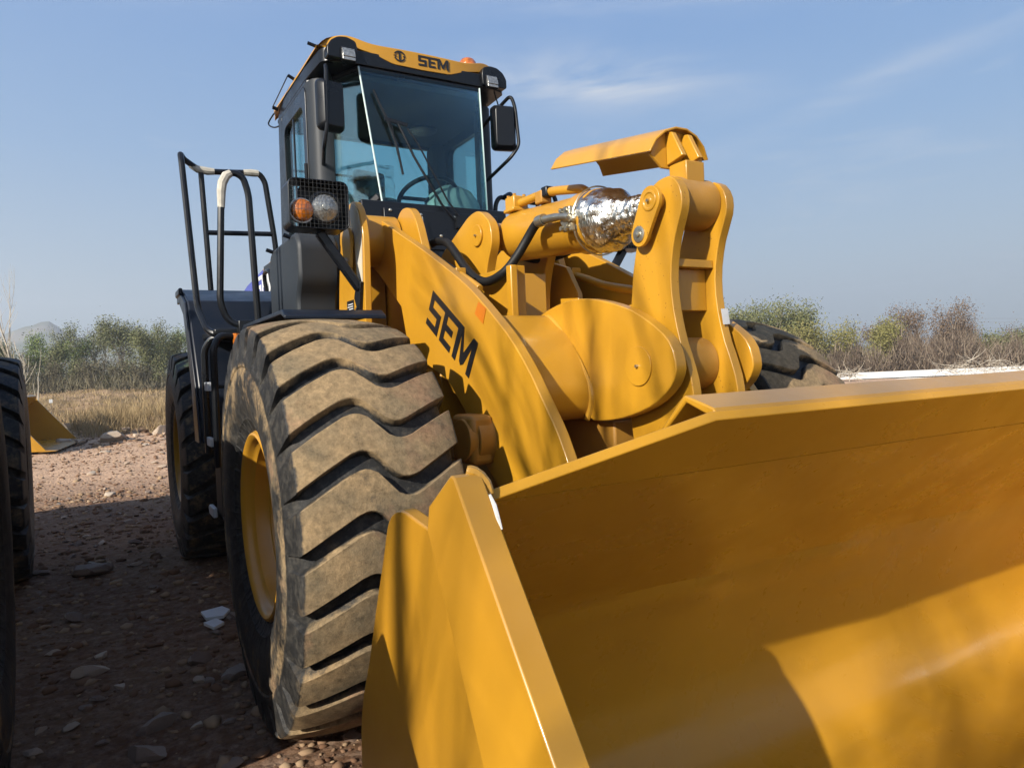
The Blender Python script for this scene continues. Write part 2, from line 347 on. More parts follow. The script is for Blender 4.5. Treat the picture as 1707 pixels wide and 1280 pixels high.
def build_ground():
    def axis(n, near, far, lo, hi):
        t = np.linspace(-1, 1, n); k = 5.6
        return np.sinh(k * t) / np.sinh(k)
    nx, ny = 300, 360
    tx = np.linspace(-1, 1, nx); xs = -1.5 + np.sinh(6.6 * tx) / np.sinh(6.6) * 1100
    ty = np.linspace(-0.72, 1, ny); ys = 3.0 + np.sinh(6.6 * ty) / np.sinh(6.6) * 1100
    vs = []
    for y in ys:
        for x in xs: vs.append((x, y, gh(x, y)))
    fs = [(j * nx + i, j * nx + i + 1, (j + 1) * nx + i + 1, (j + 1) * nx + i) for j in range(ny - 1) for i in range(nx - 1)]
    me = bpy.data.meshes.new('ground'); me.from_pydata(vs, [], fs); me.polygons.foreach_set('use_smooth', [True] * len(fs))
    o = bpy.data.objects.new('ground', me); C.objects.link(o); o['kind'] = 'structure'
    m = bpy.data.materials.new('red_brown_dirt'); m.use_nodes = True; n = m.node_tree.nodes; l = m.node_tree.links; b = n['Principled BSDF']
    tcn = n.new('ShaderNodeTexCoord')
    def noise(sc, det=8, rg=0.6):
        t = n.new('ShaderNodeTexNoise'); t.inputs['Scale'].default_value = sc; t.inputs['Detail'].default_value = det; t.inputs['Roughness'].default_value = rg; l.new(tcn.outputs['Object'], t.inputs['Vector']); return t.outputs['Fac']
    def rng(v, a, c, d=0, e=1):
        r = n.new('ShaderNodeMapRange'); r.inputs['From Min'].default_value = a; r.inputs['From Max'].default_value = c; r.inputs['To Min'].default_value = d; r.inputs['To Max'].default_value = e; l.new(v, r.inputs['Value']); return r.outputs[0]
    def mixc(f, a, c):
        x = n.new('ShaderNodeMix'); x.data_type = 'RGBA'; l.new(f, x.inputs['Factor'])
        for k, v in (('A', a), ('B', c)):
            if isinstance(v, tuple): x.inputs[k].default_value = (*v, 1)
            else: l.new(v, x.inputs[k])
        return x.outputs['Result']
    c = mixc(rng(noise(0.9), 0.4, 0.62), (0.120, 0.060, 0.032), (0.170, 0.100, 0.054))
    c = mixc(rng(noise(14, 8, 0.7), 0.42, 0.68), c, (0.24, 0.165, 0.115))
    c = mixc(rng(noise(45, 6, 0.75), 0.50, 0.72), c, (0.090, 0.050, 0.038))
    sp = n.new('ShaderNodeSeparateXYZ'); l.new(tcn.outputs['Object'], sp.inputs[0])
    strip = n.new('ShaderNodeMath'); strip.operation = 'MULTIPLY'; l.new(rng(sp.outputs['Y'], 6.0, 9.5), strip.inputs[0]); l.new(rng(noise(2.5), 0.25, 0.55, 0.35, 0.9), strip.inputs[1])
    c = mixc(strip.outputs[0], c, (0.52, 0.345, 0.225))  # sunlit strip brightened in the dirt colour itself, beyond the loaders' shadow
    dry = n.new('ShaderNodeMath'); dry.operation = 'MULTIPLY'; l.new(rng(sp.outputs['Y'], 17, 24), dry.inputs[0]); l.new(rng(noise(0.35), 0.35, 0.55, 0.35, 1.0), dry.inputs[1])
    c = mixc(dry.outputs[0], c, (0.20, 0.135, 0.065))
    l.new(c, b.inputs['Base Color']); b.inputs['Roughness'].default_value = 0.95; b.inputs['Specular IOR Level'].default_value = 0.15
    v = n.new('ShaderNodeTexVoronoi'); v.inputs['Scale'].default_value = 26; l.new(tcn.outputs['Object'], v.inputs['Vector'])
    b1 = n.new('ShaderNodeBump'); b1.inputs['Strength'].default_value = 0.8; b1.inputs['Distance'].default_value = 0.02; l.new(v.outputs['Distance'], b1.inputs['Height']); b1.invert = True
    b2 = n.new('ShaderNodeBump'); b2.inputs['Strength'].default_value = 0.9; b2.inputs['Distance'].default_value = 0.012; l.new(noise(60, 8, 0.75), b2.inputs['Height']); l.new(b1.outputs[0], b2.inputs['Normal'])
    l.new(b2.outputs[0], b.inputs['Normal']); me.materials.append(m)
build_ground()

def mesh_np(name, V, F, m, parent=None, smooth=False):
    V = np.asarray(V, dtype=np.float32); F = np.asarray(F, dtype=np.int32); k = F.shape[1]
    me = bpy.data.meshes.new(name); me.vertices.add(len(V)); me.vertices.foreach_set('co', V.ravel())
    me.loops.add(F.size); me.loops.foreach_set('vertex_index', F.ravel()); me.polygons.add(len(F))
    me.polygons.foreach_set('loop_start', np.arange(0, F.size, k, dtype=np.int32))
    if smooth: me.polygons.foreach_set('use_smooth', [True] * len(F))
    me.update(calc_edges=True); me.validate()
    o = bpy.data.objects.new(name, me); C.objects.link(o); me.materials.append(M[m] if isinstance(m, str) else m)
    if parent: o.parent = parent
    return o
def ico(sub=0):
    b = bmesh.new(); bmesh.ops.create_icosphere(b, subdivisions=sub + 1, radius=1.0); b.verts.ensure_lookup_table()
    V = np.array([v.co[:] for v in b.verts]); F = np.array([[v.index for v in f.verts] for f in b.faces]); b.free(); return V, F

# stones
def stonemat(name, c1, c2, c3):
    m = mat(name, c1, rough=0.9, spec=0.2, col2=c2, vscale=5, var=0.3, bump=0.03, bscale=30)
    n = m.node_tree.nodes; l = m.node_tree.links; b = n['Principled BSDF']
    g = n.new('ShaderNodeNewGeometry'); r = n.new('ShaderNodeValToRGB'); l.new(g.outputs['Random Per Island'], r.inputs[0])
    e = r.color_ramp.elements; e[0].position = 0.0; e[0].color = (*c1, 1); e[1].position = 1.0; e[1].color = (*c3, 1)
    x = e.new(0.5); x.color = (*c2, 1)
    mm = n.new('ShaderNodeMix'); mm.data_type = 'RGBA'; mm.inputs['Factor'].default_value = 0.75
    old = b.inputs['Base Color'].links[0].from_socket; l.new(old, mm.inputs['A']); l.new(r.outputs[0], mm.inputs['B']); l.new(mm.outputs['Result'], b.inputs['Base Color'])
    return m
M['gravel'] = stonemat('reddish_gravel', (0.125, 0.066, 0.038), (0.18, 0.106, 0.062), (0.34, 0.245, 0.150))
M['stone'] = stonemat('weathered_stone', (0.19, 0.145, 0.115), (0.14, 0.095, 0.07), (0.27, 0.23, 0.19))
def build_gravel():
    V0, F0 = ico(0); n0 = len(V0); Vs = []; Fs = []; k = 0
    spec = [(12000, -5.2, 1.6, -2.2, 7.5, 0.004, 0.022), (7000, -6.5, 2.5, 6.5, 17.0, 0.008, 0.035), (6500, -5.2, 1.6, -2.0, 7.5, 0.010, 0.046), (1700, -6, 3, 1, 17, 0.02, 0.055), (2600, -9, 4, 14.5, 30, 0.03, 0.12), (1500, -1.5, 0.5, -2.2, 0.5, 0.006, 0.03)]
    for n, x0, x1, y0, y1, s0, s1 in spec:
        X = RNG.uniform(x0, x1, n); Y = RNG.uniform(y0, y1, n); T = RNG.random(n) ** 2.6; R = s0 + (s1 - s0) * T
        for x, y, r in zip(X, Y, R):
            a = RNG.uniform(0, 6.28); ca, sa = cos(a), sin(a)
            V = V0 * RNG.uniform(0.52, 1.35, (n0, 1)) * np.array([1.0, RNG.uniform(0.55, 0.95), RNG.uniform(0.3, 0.65)]) * r
            V = V @ np.array([[ca, sa, 0], [-sa, ca, 0], [0, 0, 1]]) + np.array([x, y, gh(x, y) + r * RNG.uniform(-0.05, 0.25)])
            Vs.append(V); Fs.append(F0 + k * n0); k += 1
    o = mesh_np('gravel', np.concatenate(Vs), np.concatenate(Fs), 'gravel'); tag(o, 'reddish brown gravel and crushed rock strewn over the dirt yard', 'gravel', kind='stuff')
build_gravel()
def stone_mesh(i):
    V, F = ico(2); rs = random.Random(i)
    sc = (1, rs.uniform(0.55, 0.9), rs.uniform(0.3, 0.6)); cuts = [(Vector((rs.gauss(0, 1), rs.gauss(0, 1), rs.gauss(0, 1))).normalized(), rs.uniform(0.38, 0.78)) for _ in range(13)]
    out = []
    for v in V:
        p_ = Vector(v)
        for d, h in cuts:
            e = p_.dot(d) - h
            if e > 0: p_ -= d * e
        p_ *= 1 + 0.07 * mnoise.noise(p_ * 3 + Vector((i * 5, 0, 0))); out.append((p_.x * sc[0], p_.y * sc[1], p_.z * sc[2]))
    me = bpy.data.meshes.new('stone'); me.from_pydata(out, [], F.tolist()); me.polygons.foreach_set('use_smooth', [True] * len(F)); me.set_sharp_from_angle(angle=radians(16)); me.materials.append(M['stone']); return me
SM = [stone_mesh(i) for i in range(9)]
M['pale_stone'] = stonemat('pale_rubble', (0.34, 0.27, 0.20), (0.28, 0.20, 0.145), (0.42, 0.36, 0.28))
SP = [m_.copy() for m_ in SM]
for m_ in SP: m_.materials.clear(); m_.materials.append(M['pale_stone'])
def stone(x, y, r, i=None, label='loose angular stone lying on the dirt yard among others of its size', group='loose stones on the dirt yard', rz=None, zs=1.0):
    o = bpy.data.objects.new('stone', (SP if y > 7.5 or random.random() < .30 else SM)[random.randrange(9) if i is None else i]); C.objects.link(o)
    o.location = (x, y, gh(x, y) + r * 0.16); o.scale = (r, r, r * zs); o.rotation_euler = (random.uniform(-.2, .2), random.uniform(-.2, .2), random.uniform(0, 6.28) if rz is None else rz)
    return tag(o, label, 'stone', group)
for k in range(165):
    y = random.uniform(-1.6, 8.0); x = random.uniform(-2.3, -0.9) if y < 1.5 else random.uniform(-2.7 - 0.05 * y, -0.6)
    if hypot(x + 1.92, y + 2.94) < 1.2: continue
    stone(x, y, 0.030 + 0.065 * random.random() ** 2.2)
for k in range(45):
    stone(random.uniform(-2.4, 0.6), random.uniform(8.0, 16.0), random.uniform(0.04, 0.10), label='stone lying on the sunlit strip of dirt beyond the loaders', group='stones on the sunlit dirt')
for k in range(72):
    stone(random.uniform(-6.0, 1.5), random.uniform(16.0, 20.5), 0.07 + 0.22 * random.random() ** 2, label='pale rubble stone on the low bank at the field edge', group='rubble stones on the field edge', zs=1.3)
stone(-2.04, 3.05, 0.17, 2, 'long flat pale stone lying in the shade between the two rows of tyres', None, 0.5, 0.7)
stone(-1.71, 15.9, 0.42, 3, 'large rounded boulder at the foot of the dry grass bank', None, 0.2, 1.3)
stone(-2.35, -0.15, 0.09, 5, 'grey stone in shade nearest the left tyre at the bottom', None, 1.2, 0.9)

# white broken pieces
def scrap(pts, z, label):
    mb = MB().prism(pts, z, z + 0.018, 'z'); o = mb.build('broken_panel_piece', 'white', bevel=0.002); tag(o, label, 'debris'); return o
scrap([(-1.46, 1.53), (-1.34, 1.56), (-1.31, 1.47), (-1.36, 1.37), (-1.45, 1.40)], 0.015, 'larger white broken panel piece on the dirt beside the front tyre')
scrap([(-1.47, 1.33), (-1.40, 1.36), (-1.37, 1.27), (-1.43, 1.21)], 0.012, 'smaller white broken panel piece just nearer the camera than the larger one')

# ================================================================== TYRES
NL = 26; TT = 360.0 / NL
def gwave(x):   # circumferential offset of a lug (deg) at tyre-local x, outer shoulder negative
    xs = [-0.31, -0.285, -0.20, -0.11, -0.085, -0.07, -0.055, -0.03, 0.03, 0.055, 0.075, 0.09, 0.11, 0.20, 0.285, 0.31]
    ys = [-9.0, -7.6, -4.0, -0.6, -0.05, 0.1, -0.05, -0.9, -5.9, -6.75, -6.95, -6.8, -6.3, -2.8, 0.6, 2.0]
    return float(np.interp(x, xs, ys))
def tyre_mesh(mirror=False, soil=1.0):
    top = [(0.0, .815), (.03, .815), (.055, .8145), (.07, .814), (.085, .8135), (.11, .8125), (.15, .8085), (.20, .802), (.24, .794), (.272, .786), (.285, .779), (.290, .765), (.294, .735), (.298, .70), (.302, .672)]
    bot = [(0.0, .778), (.03, .778), (.055, .7775), (.07, .777), (.085, .7765), (.11, .775), (.15, .771), (.20, .763), (.24, .752), (.262, .742), (.272, .730), (.279, .716), (.286, .70), (.293, .683), (.3015, .665)]
    side = [(.305, .655), (.3055, .635), (.301, .628), (.307, .60), (.309, .56), (.306, .51), (.298, .465), (.286, .43), (.2865, .425), (.280, .418), (.268, .392), (.262, .380), (.25, .372)]
    st = [(-a, b, -c, d, 1) for (a, b), (c, d) in zip(top[::-1], bot[::-1])] + [(a, b, c, d, 1) for (a, b), (c, d) in zip(top[1:], bot[1:])]
    st = [(-a, b, -a, b, 0) for a, b in side[::-1]] + st + [(a, b, a, b, 0) for a, b in side]
    wl = 9.55
    offs = [(0.0, .0035), (0.24, 0), (wl * .33, 0), (wl * .66, 0), (wl - .24, 0), (wl, .0035), (wl + .40, 'b'), ((wl + TT) / 2, 'b'), (TT - .40, 'b')]
    K = len(offs); N = NL * K; vs = []; dirt = []
    for (tx, tr, bx, br, tread) in st:
        g = gwave(max(-0.31, min(0.31, tx)))
        if not tread: g = gwave(-0.31 if tx < 0 else 0.31)
        fl = 1.0
        for k in range(NL):
            for (of, h) in offs:
                a = radians(k * TT + g + of)
                if h == 'b': x, r, dd = bx, br, 0.05
                else:
                    x, r = tx, tr - (h if abs(tx) < .289 else h * .5); dd = 1.0 if abs(tx) < .28 and tread else (0.14 if abs(tx) < .292 and tread else 0.03)
                    if h: dd *= 0.75
                if not tread: dd = 0.46 if .575 < tr < .655 else (0.22 if .50 < tr <= .575 else 0.04)
                vs.append(((x if not mirror else -x), -r * cos(a), r * sin(a))); dirt.append(dd)
    fs = [(i * N + k, i * N + (k + 1) % N, (i + 1) * N + (k + 1) % N, (i + 1) * N + k) for i in range(len(st) - 1) for k in range(N)]
    me = bpy.data.meshes.new('tyre'); me.from_pydata(vs, [], fs)
    b = bmesh.new(); b.from_mesh(me); bmesh.ops.recalc_face_normals(b, faces=b.faces); b.to_mesh(me); b.free()
    me.polygons.foreach_set('use_smooth', [True] * len(fs)); me.set_sharp_from_angle(angle=radians(32))
    at = me.attributes.new('dirt', 'FLOAT', 'POINT'); at.data.foreach_set('value', [q_ * soil for q_ in dirt])
    me.materials.append(M['rubber']); return me
TM = {-1: tyre_mesh(False), 1: tyre_mesh(True), -2: tyre_mesh(False, .22), 2: tyre_mesh(True, .22)}
def rim_mesh():
    s = -1
    prof = [(-.258, .372), (-.268, .368), (-.272, .360), (-.266, .350), (-.252, .341), (-.238, .338), (-.228, .330), (-.220, .322), (-.175, .318), (-.162, .312), (-.158, .303), (-.145, .298), (-.06, .294), (-.045, .288), (-.03, .262), (-.02, .235), (.0, .215), (.0, .165)]
    mb = MB().lathe(prof + [(.02, .165), (.02, .22), (-.01, .27), (-.03, .305), (-.14, .312), (-.2, .335), (.24, .335), (.25, .37), (.26, .37), (.262, .376), (.0, .362), (-.255, .376)], (0, 0, 0), (1, 0, 0), 72, closed=True)
    return mb
M['speck'] = mat('yellow_paint_with_rust_specks', YC, rough=0.36, spec=0.4, coat=0.15, dust=0.10, bump=0.002, bscale=60)
def specks(m):
    n = m.node_tree.nodes; l = m.node_tree.links; b = n['Principled BSDF']; tcn = n.new('ShaderNodeTexCoord')
    v = n.new('ShaderNodeTexVoronoi'); v.inputs['Scale'].default_value = 62; l.new(tcn.outputs['Object'], v.inputs['Vector'])
    r = n.new('ShaderNodeMapRange'); r.inputs['From Min'].default_value = 0.10; r.inputs['From Max'].default_value = 0.17; r.inputs['To Min'].default_value = 1; r.inputs['To Max'].default_value = 0; l.new(v.outputs['Distance'], r.inputs['Value'])
    t = n.new('ShaderNodeTexNoise'); t.inputs['Scale'].default_value = 5; l.new(tcn.outputs['Object'], t.inputs['Vector']); r2 = n.new('ShaderNodeMapRange'); r2.inputs['From Min'].default_value = 0.45; r2.inputs['From Max'].default_value = 0.55; l.new(t.outputs['Fac'], r2.inputs['Value'])
    w = n.new('ShaderNodeTexWhiteNoise'); l.new(v.outputs['Position'], w.inputs['Vector']); g = n.new('ShaderNodeMath'); g.operation = 'GREATER_THAN'; g.inputs[1].default_value = .45; l.new(w.outputs['Value'], g.inputs[0])
    a = n.new('ShaderNodeMath'); a.operation = 'MULTIPLY'; l.new(r.outputs[0], a.inputs[0]); l.new(r2.outputs[0], a.inputs[1]); a2 = n.new('ShaderNodeMath'); a2.operation = 'MULTIPLY'; l.new(a.outputs[0], a2.inputs[0]); l.new(g.outputs[0], a2.inputs[1])
    mx_ = n.new('ShaderNodeMix'); mx_.data_type = 'RGBA'; l.new(a2.outputs[0], mx_.inputs['Factor']); old = b.inputs['Base Color'].links[0].from_socket; l.new(old, mx_.inputs['A']); mx_.inputs['B'].default_value = (0.16, 0.055, 0.008, 1); l.new(mx_.outputs['Result'], b.inputs['Base Color'])
specks(M['speck'])
M['rim'] = mat('yellow_rim_paint', (0.42, 0.205, 0.013), rough=0.36, spec=0.45, dust=0.3, var=0.1, bump2=0.01)
def add_wheel(root, sx, y, ph):
    R = Matrix.Identity(4)
    t = bpy.data.objects.new('tyre', TM[sx * (2 if y > 1 else 1)]); C.objects.link(t); t.parent = root; t.location = (sx * 1.125, y, 0.79); t.rotation_euler = (radians(ph), 0, 0)
    rim = rim_mesh().build('rim', 'rim', t, angle=28)
    hub = MB().lathe([(.0, .20), (-.02, .20), (-.03, .175), (-.09, .165), (-.10, .15), (-.17, .14), (-.185, .12), (-.19, 0)], (0, 0, 0), (1, 0, 0), 40).build('wheel_hub', 'yellow_dull', t)
    nuts = MB()
    for k in range(16):
        a = 2 * pi * k / 16; c_ = (0, .232 * cos(a), .232 * sin(a)); nuts.cyl((-.012, c_[1], c_[2]), (-.055, c_[1], c_[2]), .016, 6); nuts.cyl((-.055, c_[1], c_[2]), (-.07, c_[1], c_[2]), .009, 8)
    nn = nuts.build('wheel_nuts', 'yellow_dull', t)
    if sx > 0:
        for q in (rim, hub, nn): q.rotation_euler = (0, 0, pi)
    return t

# ================================================================== LOGO LETTERS
LOGO = [[(0, 1), (1.98, 1), (1.95, .82), (0, .82)], [(0, .82), (.2, .82), (.2, .60), (0, .60)], [(0, .60), (.74, .60), (.74, .42), (0, .42)], [(.54, .42), (.74, .42), (.74, .18), (.54, .18)], [(0, .18), (.74, .18), (.74, 0), (0, 0)],
        [(.90, .82), (1.10, .82), (1.10, .18), (.90, .18)], [(1.10, .59), (1.50, .59), (1.50, .41), (1.10, .41)], [(.90, .18), (1.56, .18), (1.56, 0), (.90, 0)],
        [(1.72, .82), (1.95, .82), (1.92, 0), (1.72, 0)], [(1.951, .80), (1.98, 1), (2.22, .40), (2.22, .05), (2.12, .12)], [(2.22, .40), (2.52, 1), (2.549, .74), (2.34, .15), (2.22, .05)], [(2.52, 1), (2.75, 1), (2.75, 0), (2.549, 0), (2.549, .74)]]
def logo(parent, o, u, v, nrm, t=0.0015, name='lettering', m='decal', parts=None, off=0.0015):
    o, u, v, nrm = Vector(o), Vector(u), Vector(v), Vector(nrm).normalized(); mb = MB()
    for pl in (parts or LOGO):
        a = [tuple(o + u * x + v * y + nrm * off) for x, y in pl]; b = [tuple(o + u * x + v * y + nrm * (off + t)) for x, y in pl]; n = len(pl)
        mb.add(a + b, [tuple(range(n)), tuple(range(2 * n - 1, n - 1, -1))] + [(i, (i + 1) % n, n + (i + 1) % n, n + i) for i in range(n)])
    return mb.build(name, m, parent, smooth=False)

# ================================================================== WHEEL LOADER
L = empty('wheel_loader')
tag(L, 'yellow wheel loader filling the picture, its cab, foil wrapped cylinder and bucket all in view', 'wheel loader', 'wheel loaders parked in the yard')
WB = 3.17
add_wheel(L, -1, 0.0, 3.1); add_wheel(L, 1, 0.0, 9.0); add_wheel(L, -1, WB, 6.0); add_wheel(L, 1, WB, 2.0)

# ---- frames and axles
MB().box(-.40, .40, -.35, 1.55, .62, 1.12).box(-.46, .46, .25, 1.3, 1.12, 1.38).build('front_frame', 'yellow', L, .01)
MB().box(-.45, .45, 1.9, 5.0, .7, 1.45).box(-.30, .30, 1.5, 1.95, .75, 1.25).build('rear_frame', 'yellow', L, .01)
MB().cyl((-.95, 0, .79), (.95, 0, .79), .17).cyl((-.3, 0, .79), (.3, 0, .79), .28).cyl((-1.0, 0, .79), (-.86, 0, .79), .26).cyl((.86, 0, .79), (1.0, 0, .79), .26).build('front_axle', 'yellow_dull', L)
MB().cyl((-.95, WB, .79), (.95, WB, .79), .17).cyl((-.3, WB, .79), (.3, WB, .79), .28).cyl((-1.0, WB, .79), (-.86, WB, .79), .26).cyl((.86, WB, .79), (1.0, WB, .79), .26).build('rear_axle', 'yellow_dull', L)
# ---- boom support towers
for s in (-1, 1):
    out = fillet([(.52, 1.0), (.49, 1.7), (.47, 2.06), (.52, 2.20), (.60, 2.26), (.72, 2.25), (.82, 2.16), (.90, 1.9), (1.05, 1.0)], .12)
    tp = MB().prism(out, s * .745, s * .71).build('tower_plate', 'yellow', L, .004)
    inn = fillet([(.30, 1.3), (.42, 1.95), (.52, 2.17), (.60, 2.25), (.72, 2.265), (.84, 2.17), (1.05, 1.85), (1.12, 1.3)], .12)
    ti = MB().prism(inn, s * .44, s * .395).build('tower_plate', 'yellow', L, .004)
    MB().prism(fillet([(p_[0] * 1.0 + .02, p_[1] - .05) for p_ in [(.46, 2.05), (.56, 2.20), (.66, 2.235), (.76, 2.20), (.82, 2.08), (.84, 1.95)]] + [(.52, 1.9)], .03), s * .394, s * .370).build('tower_boss', 'yellow', ti, .004)
    if s < 0:
        gp = fillet([(.505, 1.80), (.488, 2.06), (.53, 2.19), (.60, 2.245), (.67, 2.22), (.60, 2.05), (.585, 1.86), (.56, 1.80)], .02)
        MB().prism(gp, -.7485, -.7455).build('bare_primer_patch', 'primer', tp)
    kp = [(.66 + .07 * cos(a), 2.06 + .07 * sin(a)) for a in np.linspace(0, pi, 10)] + [(.66 + .055 * cos(a), 1.94 + .055 * sin(a)) for a in np.linspace(pi, 2 * pi, 10)]
    k_ = MB().prism(kp, s * .775, s * .757).cyl((s * .757, .66, 2.06), (s * .745, .66, 2.06), .05).build('pin_keeper', 'yellow', tp, .003)
    MB().cyl((s * .775, .66, 1.945), (s * .792, .66, 1.945), .03, 6).build('keeper_bolt', 'steel', k_)
    MB().lathe([(0, .150), (.015, .158), (.06, .158), (.065, .140), (.255, .140)], (s * .705, .835, 2.10), (-s, 0, 0), 40).build('boom_pivot_hub', 'yellow', L, 0)
for s in (-1, 1): MB().box(min(s * .705, s * .45), max(s * .705, s * .45), .99, 1.02, 1.0, 2.02).build('tower_web', 'yellow', L)
MB().box(-.43, .43, .95, 1.05, 1.38, 1.95).build('tower_cross_plate', 'yellow', L, .006)
MB().hexa([(-.39, 1.02, 1.38), (.39, 1.02, 1.38), (.39, 1.02, 2.0), (-.39, 1.02, 2.0)], [(-.39, .98, 1.38), (.39, .98, 1.38), (.39, .98, 2.0), (-.39, .98, 2.0)]).build('tower_web', 'yellow', L)
MB().prism([(.06, 1.38), (.62, 1.38), (.70, 1.98), (.58, 2.02), (.2, 1.90), (.1, 1.75)], .28, .31).build('inner_sloped_plate', 'yellow', L, .003)
MB().prism([(-.15, 1.40), (.95, 1.40), (.95, 1.55), (-.02, 1.62), (-.15, 1.58)], -.43, .43).build('front_frame_deck', 'yellow', L, .006)
# cylinder ears on a block
for s in (-1, 1):
    ear = fillet([(.90, 1.60), (.75, 2.02), (.38, 2.175), (.27, 2.185), (.155, 2.10), (.14, 2.0), (.21, 1.88), (.245, 1.74), (.245, 1.60)], [.02, .05, .12, .10, .10, .10, .1, .1, .02])
    e_ = MB().prism(ear, s * .20, s * .15).build('cylinder_ear', 'yellow', L, .004)
    MB().cyl((s * .2, .285, 2.055), (s * .212, .285, 2.055), .055, 28).build('ear_pin', 'yellow', e_, .003)
MB().box(-.149, .149, .20, .95, 1.58, 1.86).build('ear_block', 'yellow', L, .004)
MB().box(-.26, -.20, -.16, .21, 1.56, 1.84).build('stop_block', 'yellow', L, .004)
MB().prism([(-.20, 1.54), (-.20, 1.835), (-.155, 1.835), (-.155, 1.54)], -.30, -.263).build('stop_block_rib', 'yellow', L, .006)

# ---- boom arms
topc = [(0.821, 2.227), (0.694, 2.182), (0.527, 2.1), (0.226, 1.967), (0.027, 1.871), (-0.153, 1.782), (-0.263, 1.723), (-0.366, 1.657), (-0.486, 1.573), (-0.597, 1.491), (-0.719, 1.372), (-0.812, 1.253), (-0.893, 1.154), (-0.949, 1.057)]
arm = [(.96, 2.12), (.93, 2.245)] + topc + [(-1.06, .80), (-1.22, .62), (-1.36, .56), (-1.44, .46), (-1.38, .34), (-1.22, .32), (-1.0, .40), (-.80, .48), (-.60, .68), (-.45, .91), (-.30, 1.02), (-.18, 1.20), (-.05, 1.31), (.015, 1.345), (.2, 1.404), (.44, 1.53), (.50, 1.709), (.79, 1.905), (.92, 1.98)]
arm = arm[:2] + chaikin(topc, 1, False) + arm[2 + len(topc):]
BO = None
for s in (-1, 1):
    b_ = MB().prism(arm, s * .55, s * .505).build('boom_arm', 'yellow', L, .004, angle=30)
    # lower lug boss for the lift cylinder
    MB().cyl((s * .545, -.36, 1.09), (s * .62, -.36, 1.09), .10, 32).cyl((s * .62, -.36, 1.09), (s * .66, -.36, 1.09), .085, 32).build('lift_cylinder_boss', 'yellow_dull', b_, .003)
    if s < 0:
        o_ = (-0.551, 0.09, 1.747); bl = (-0.551, 0.189, 1.602); tr = (-0.551, -0.337, 1.481)
        o_, bl, tr = Vector(o_), Vector(bl), Vector(tr)
        logo(b_, bl + Vector((0, 0, 0)), (tr - o_) / 2.75, (o_ - bl), (-1, 0, 0), off=0.0)
        rf = [(-0.355, 1.65), (-0.419, 1.617), (-0.388, 1.557), (-0.318, 1.604)]
        MB().prism(rf, -.5525, -.5505).build('reflector', 'orange_patch', b_)
    else:
        o_, bl, tr = Vector((-0.551, 0.09, 1.747)), Vector((-0.551, 0.189, 1.602)), Vector((-0.551, -0.337, 1.481))
        for q in (o_, bl, tr): q.x = .5515
        logo(b_, bl + (tr - o_), (o_ - tr) / 2.75, (o_ - bl), (1, 0, 0), off=0.0)
for s in (-1, 1):   # weld where the cross tube meets the arm
    MB().tube([(s * .5035, y_, z_) for y_, z_ in ctp_] if 0 else [(s * .502, a_, b__) for a_, b__ in [(-.24, 1.592), (-.36, 1.607), (-.50, 1.508), (-.60, 1.39), (-.665, 1.285), (-.65, 1.19)]], .008, 6).build('weld_seam', 'weld', L)
# lift cylinders
for s in (-1, 1):
    a = Vector((s * .60, .85, .72)); b = Vector((s * .60, -.36, 1.09)); d = (b - a).normalized()
    lc = MB().cyl(a, a + d * .80, .085, 28).cyl(a + d * .79, a + d * .86, .10, 28).build('lift_cylinder', 'yellow', L, .003)
    MB().cyl(a + d * .86, b, .045, 20).build('lift_cylinder_rod', 'steel', lc)
    MB().box(s * .60 - .05, s * .60 + .05, -.44, -.25, .99, 1.19).build('rod_end_bracket', 'yellow_dull', lc, .02)
# cross tube between the arms
ctp = chaikin(fillet([(-.12, 1.50), (-.24, 1.585), (-.36, 1.60), (-.50, 1.50), (-.60, 1.38), (-.66, 1.28), (-.64, 1.19), (-.58, 1.15), (-.30, 1.17), (-.12, 1.30)], .04), 1)
ct = MB().prism(ctp, -.504, .504).build('boom_cross_tube', 'yellow', L, .004)
# ---- clevis plates (rocker carriers)
cl = [(-0.268, 1.591), (-0.391, 1.627), (-0.527, 1.645), (-0.632, 1.641), (-0.729, 1.624), (-0.838, 1.595), (-0.939, 1.559), (-1.063, 1.486), (-1.12, 1.431), (-1.14, 1.358), (-1.129, 1.318), (-1.097, 1.276), (-1.018, 1.222), (-0.919, 1.187), (-0.813, 1.162), (-0.7, 1.15), (-0.641, 1.152)]
cl = cl + [(-.60, 1.20), (-.66, 1.29), (-.58, 1.42), (-.42, 1.55)]
def grow(pts, d):
    cx = sum(p_[0] for p_ in pts) / len(pts); cy = sum(p_[1] for p_ in pts) / len(pts); return [(cx + (x - cx) * (1 + d), cy + (y - cy) * (1 + d)) for x, y in pts]
clc = chaikin(cl, 1)
for s in (-1, 1):
    c_ = MB().prism(clc, s * .215, s * .165).build('clevis_plate', 'yellow', L, .004, angle=30)
    MB().cyl((s * .215, -.945, 1.362), (s * .222, -.945, 1.362), .072, 40).cyl((s * .222, -.945, 1.362), (s * .2235, -.945, 1.362), .004, 10).build('clevis_pin', 'yellow', c_, .003)
    wb = [(s * .217, y, z) for y, z in [(-.30, 1.578), (-.36, 1.585), (-.42, 1.55), (-.50, 1.475), (-.58, 1.385), (-.64, 1.30), (-.655, 1.25), (-.645, 1.20), (-.62, 1.155)]]
    MB().tube(spline(wb, 6), .013, 8).build('weld_seam', 'weld', c_)
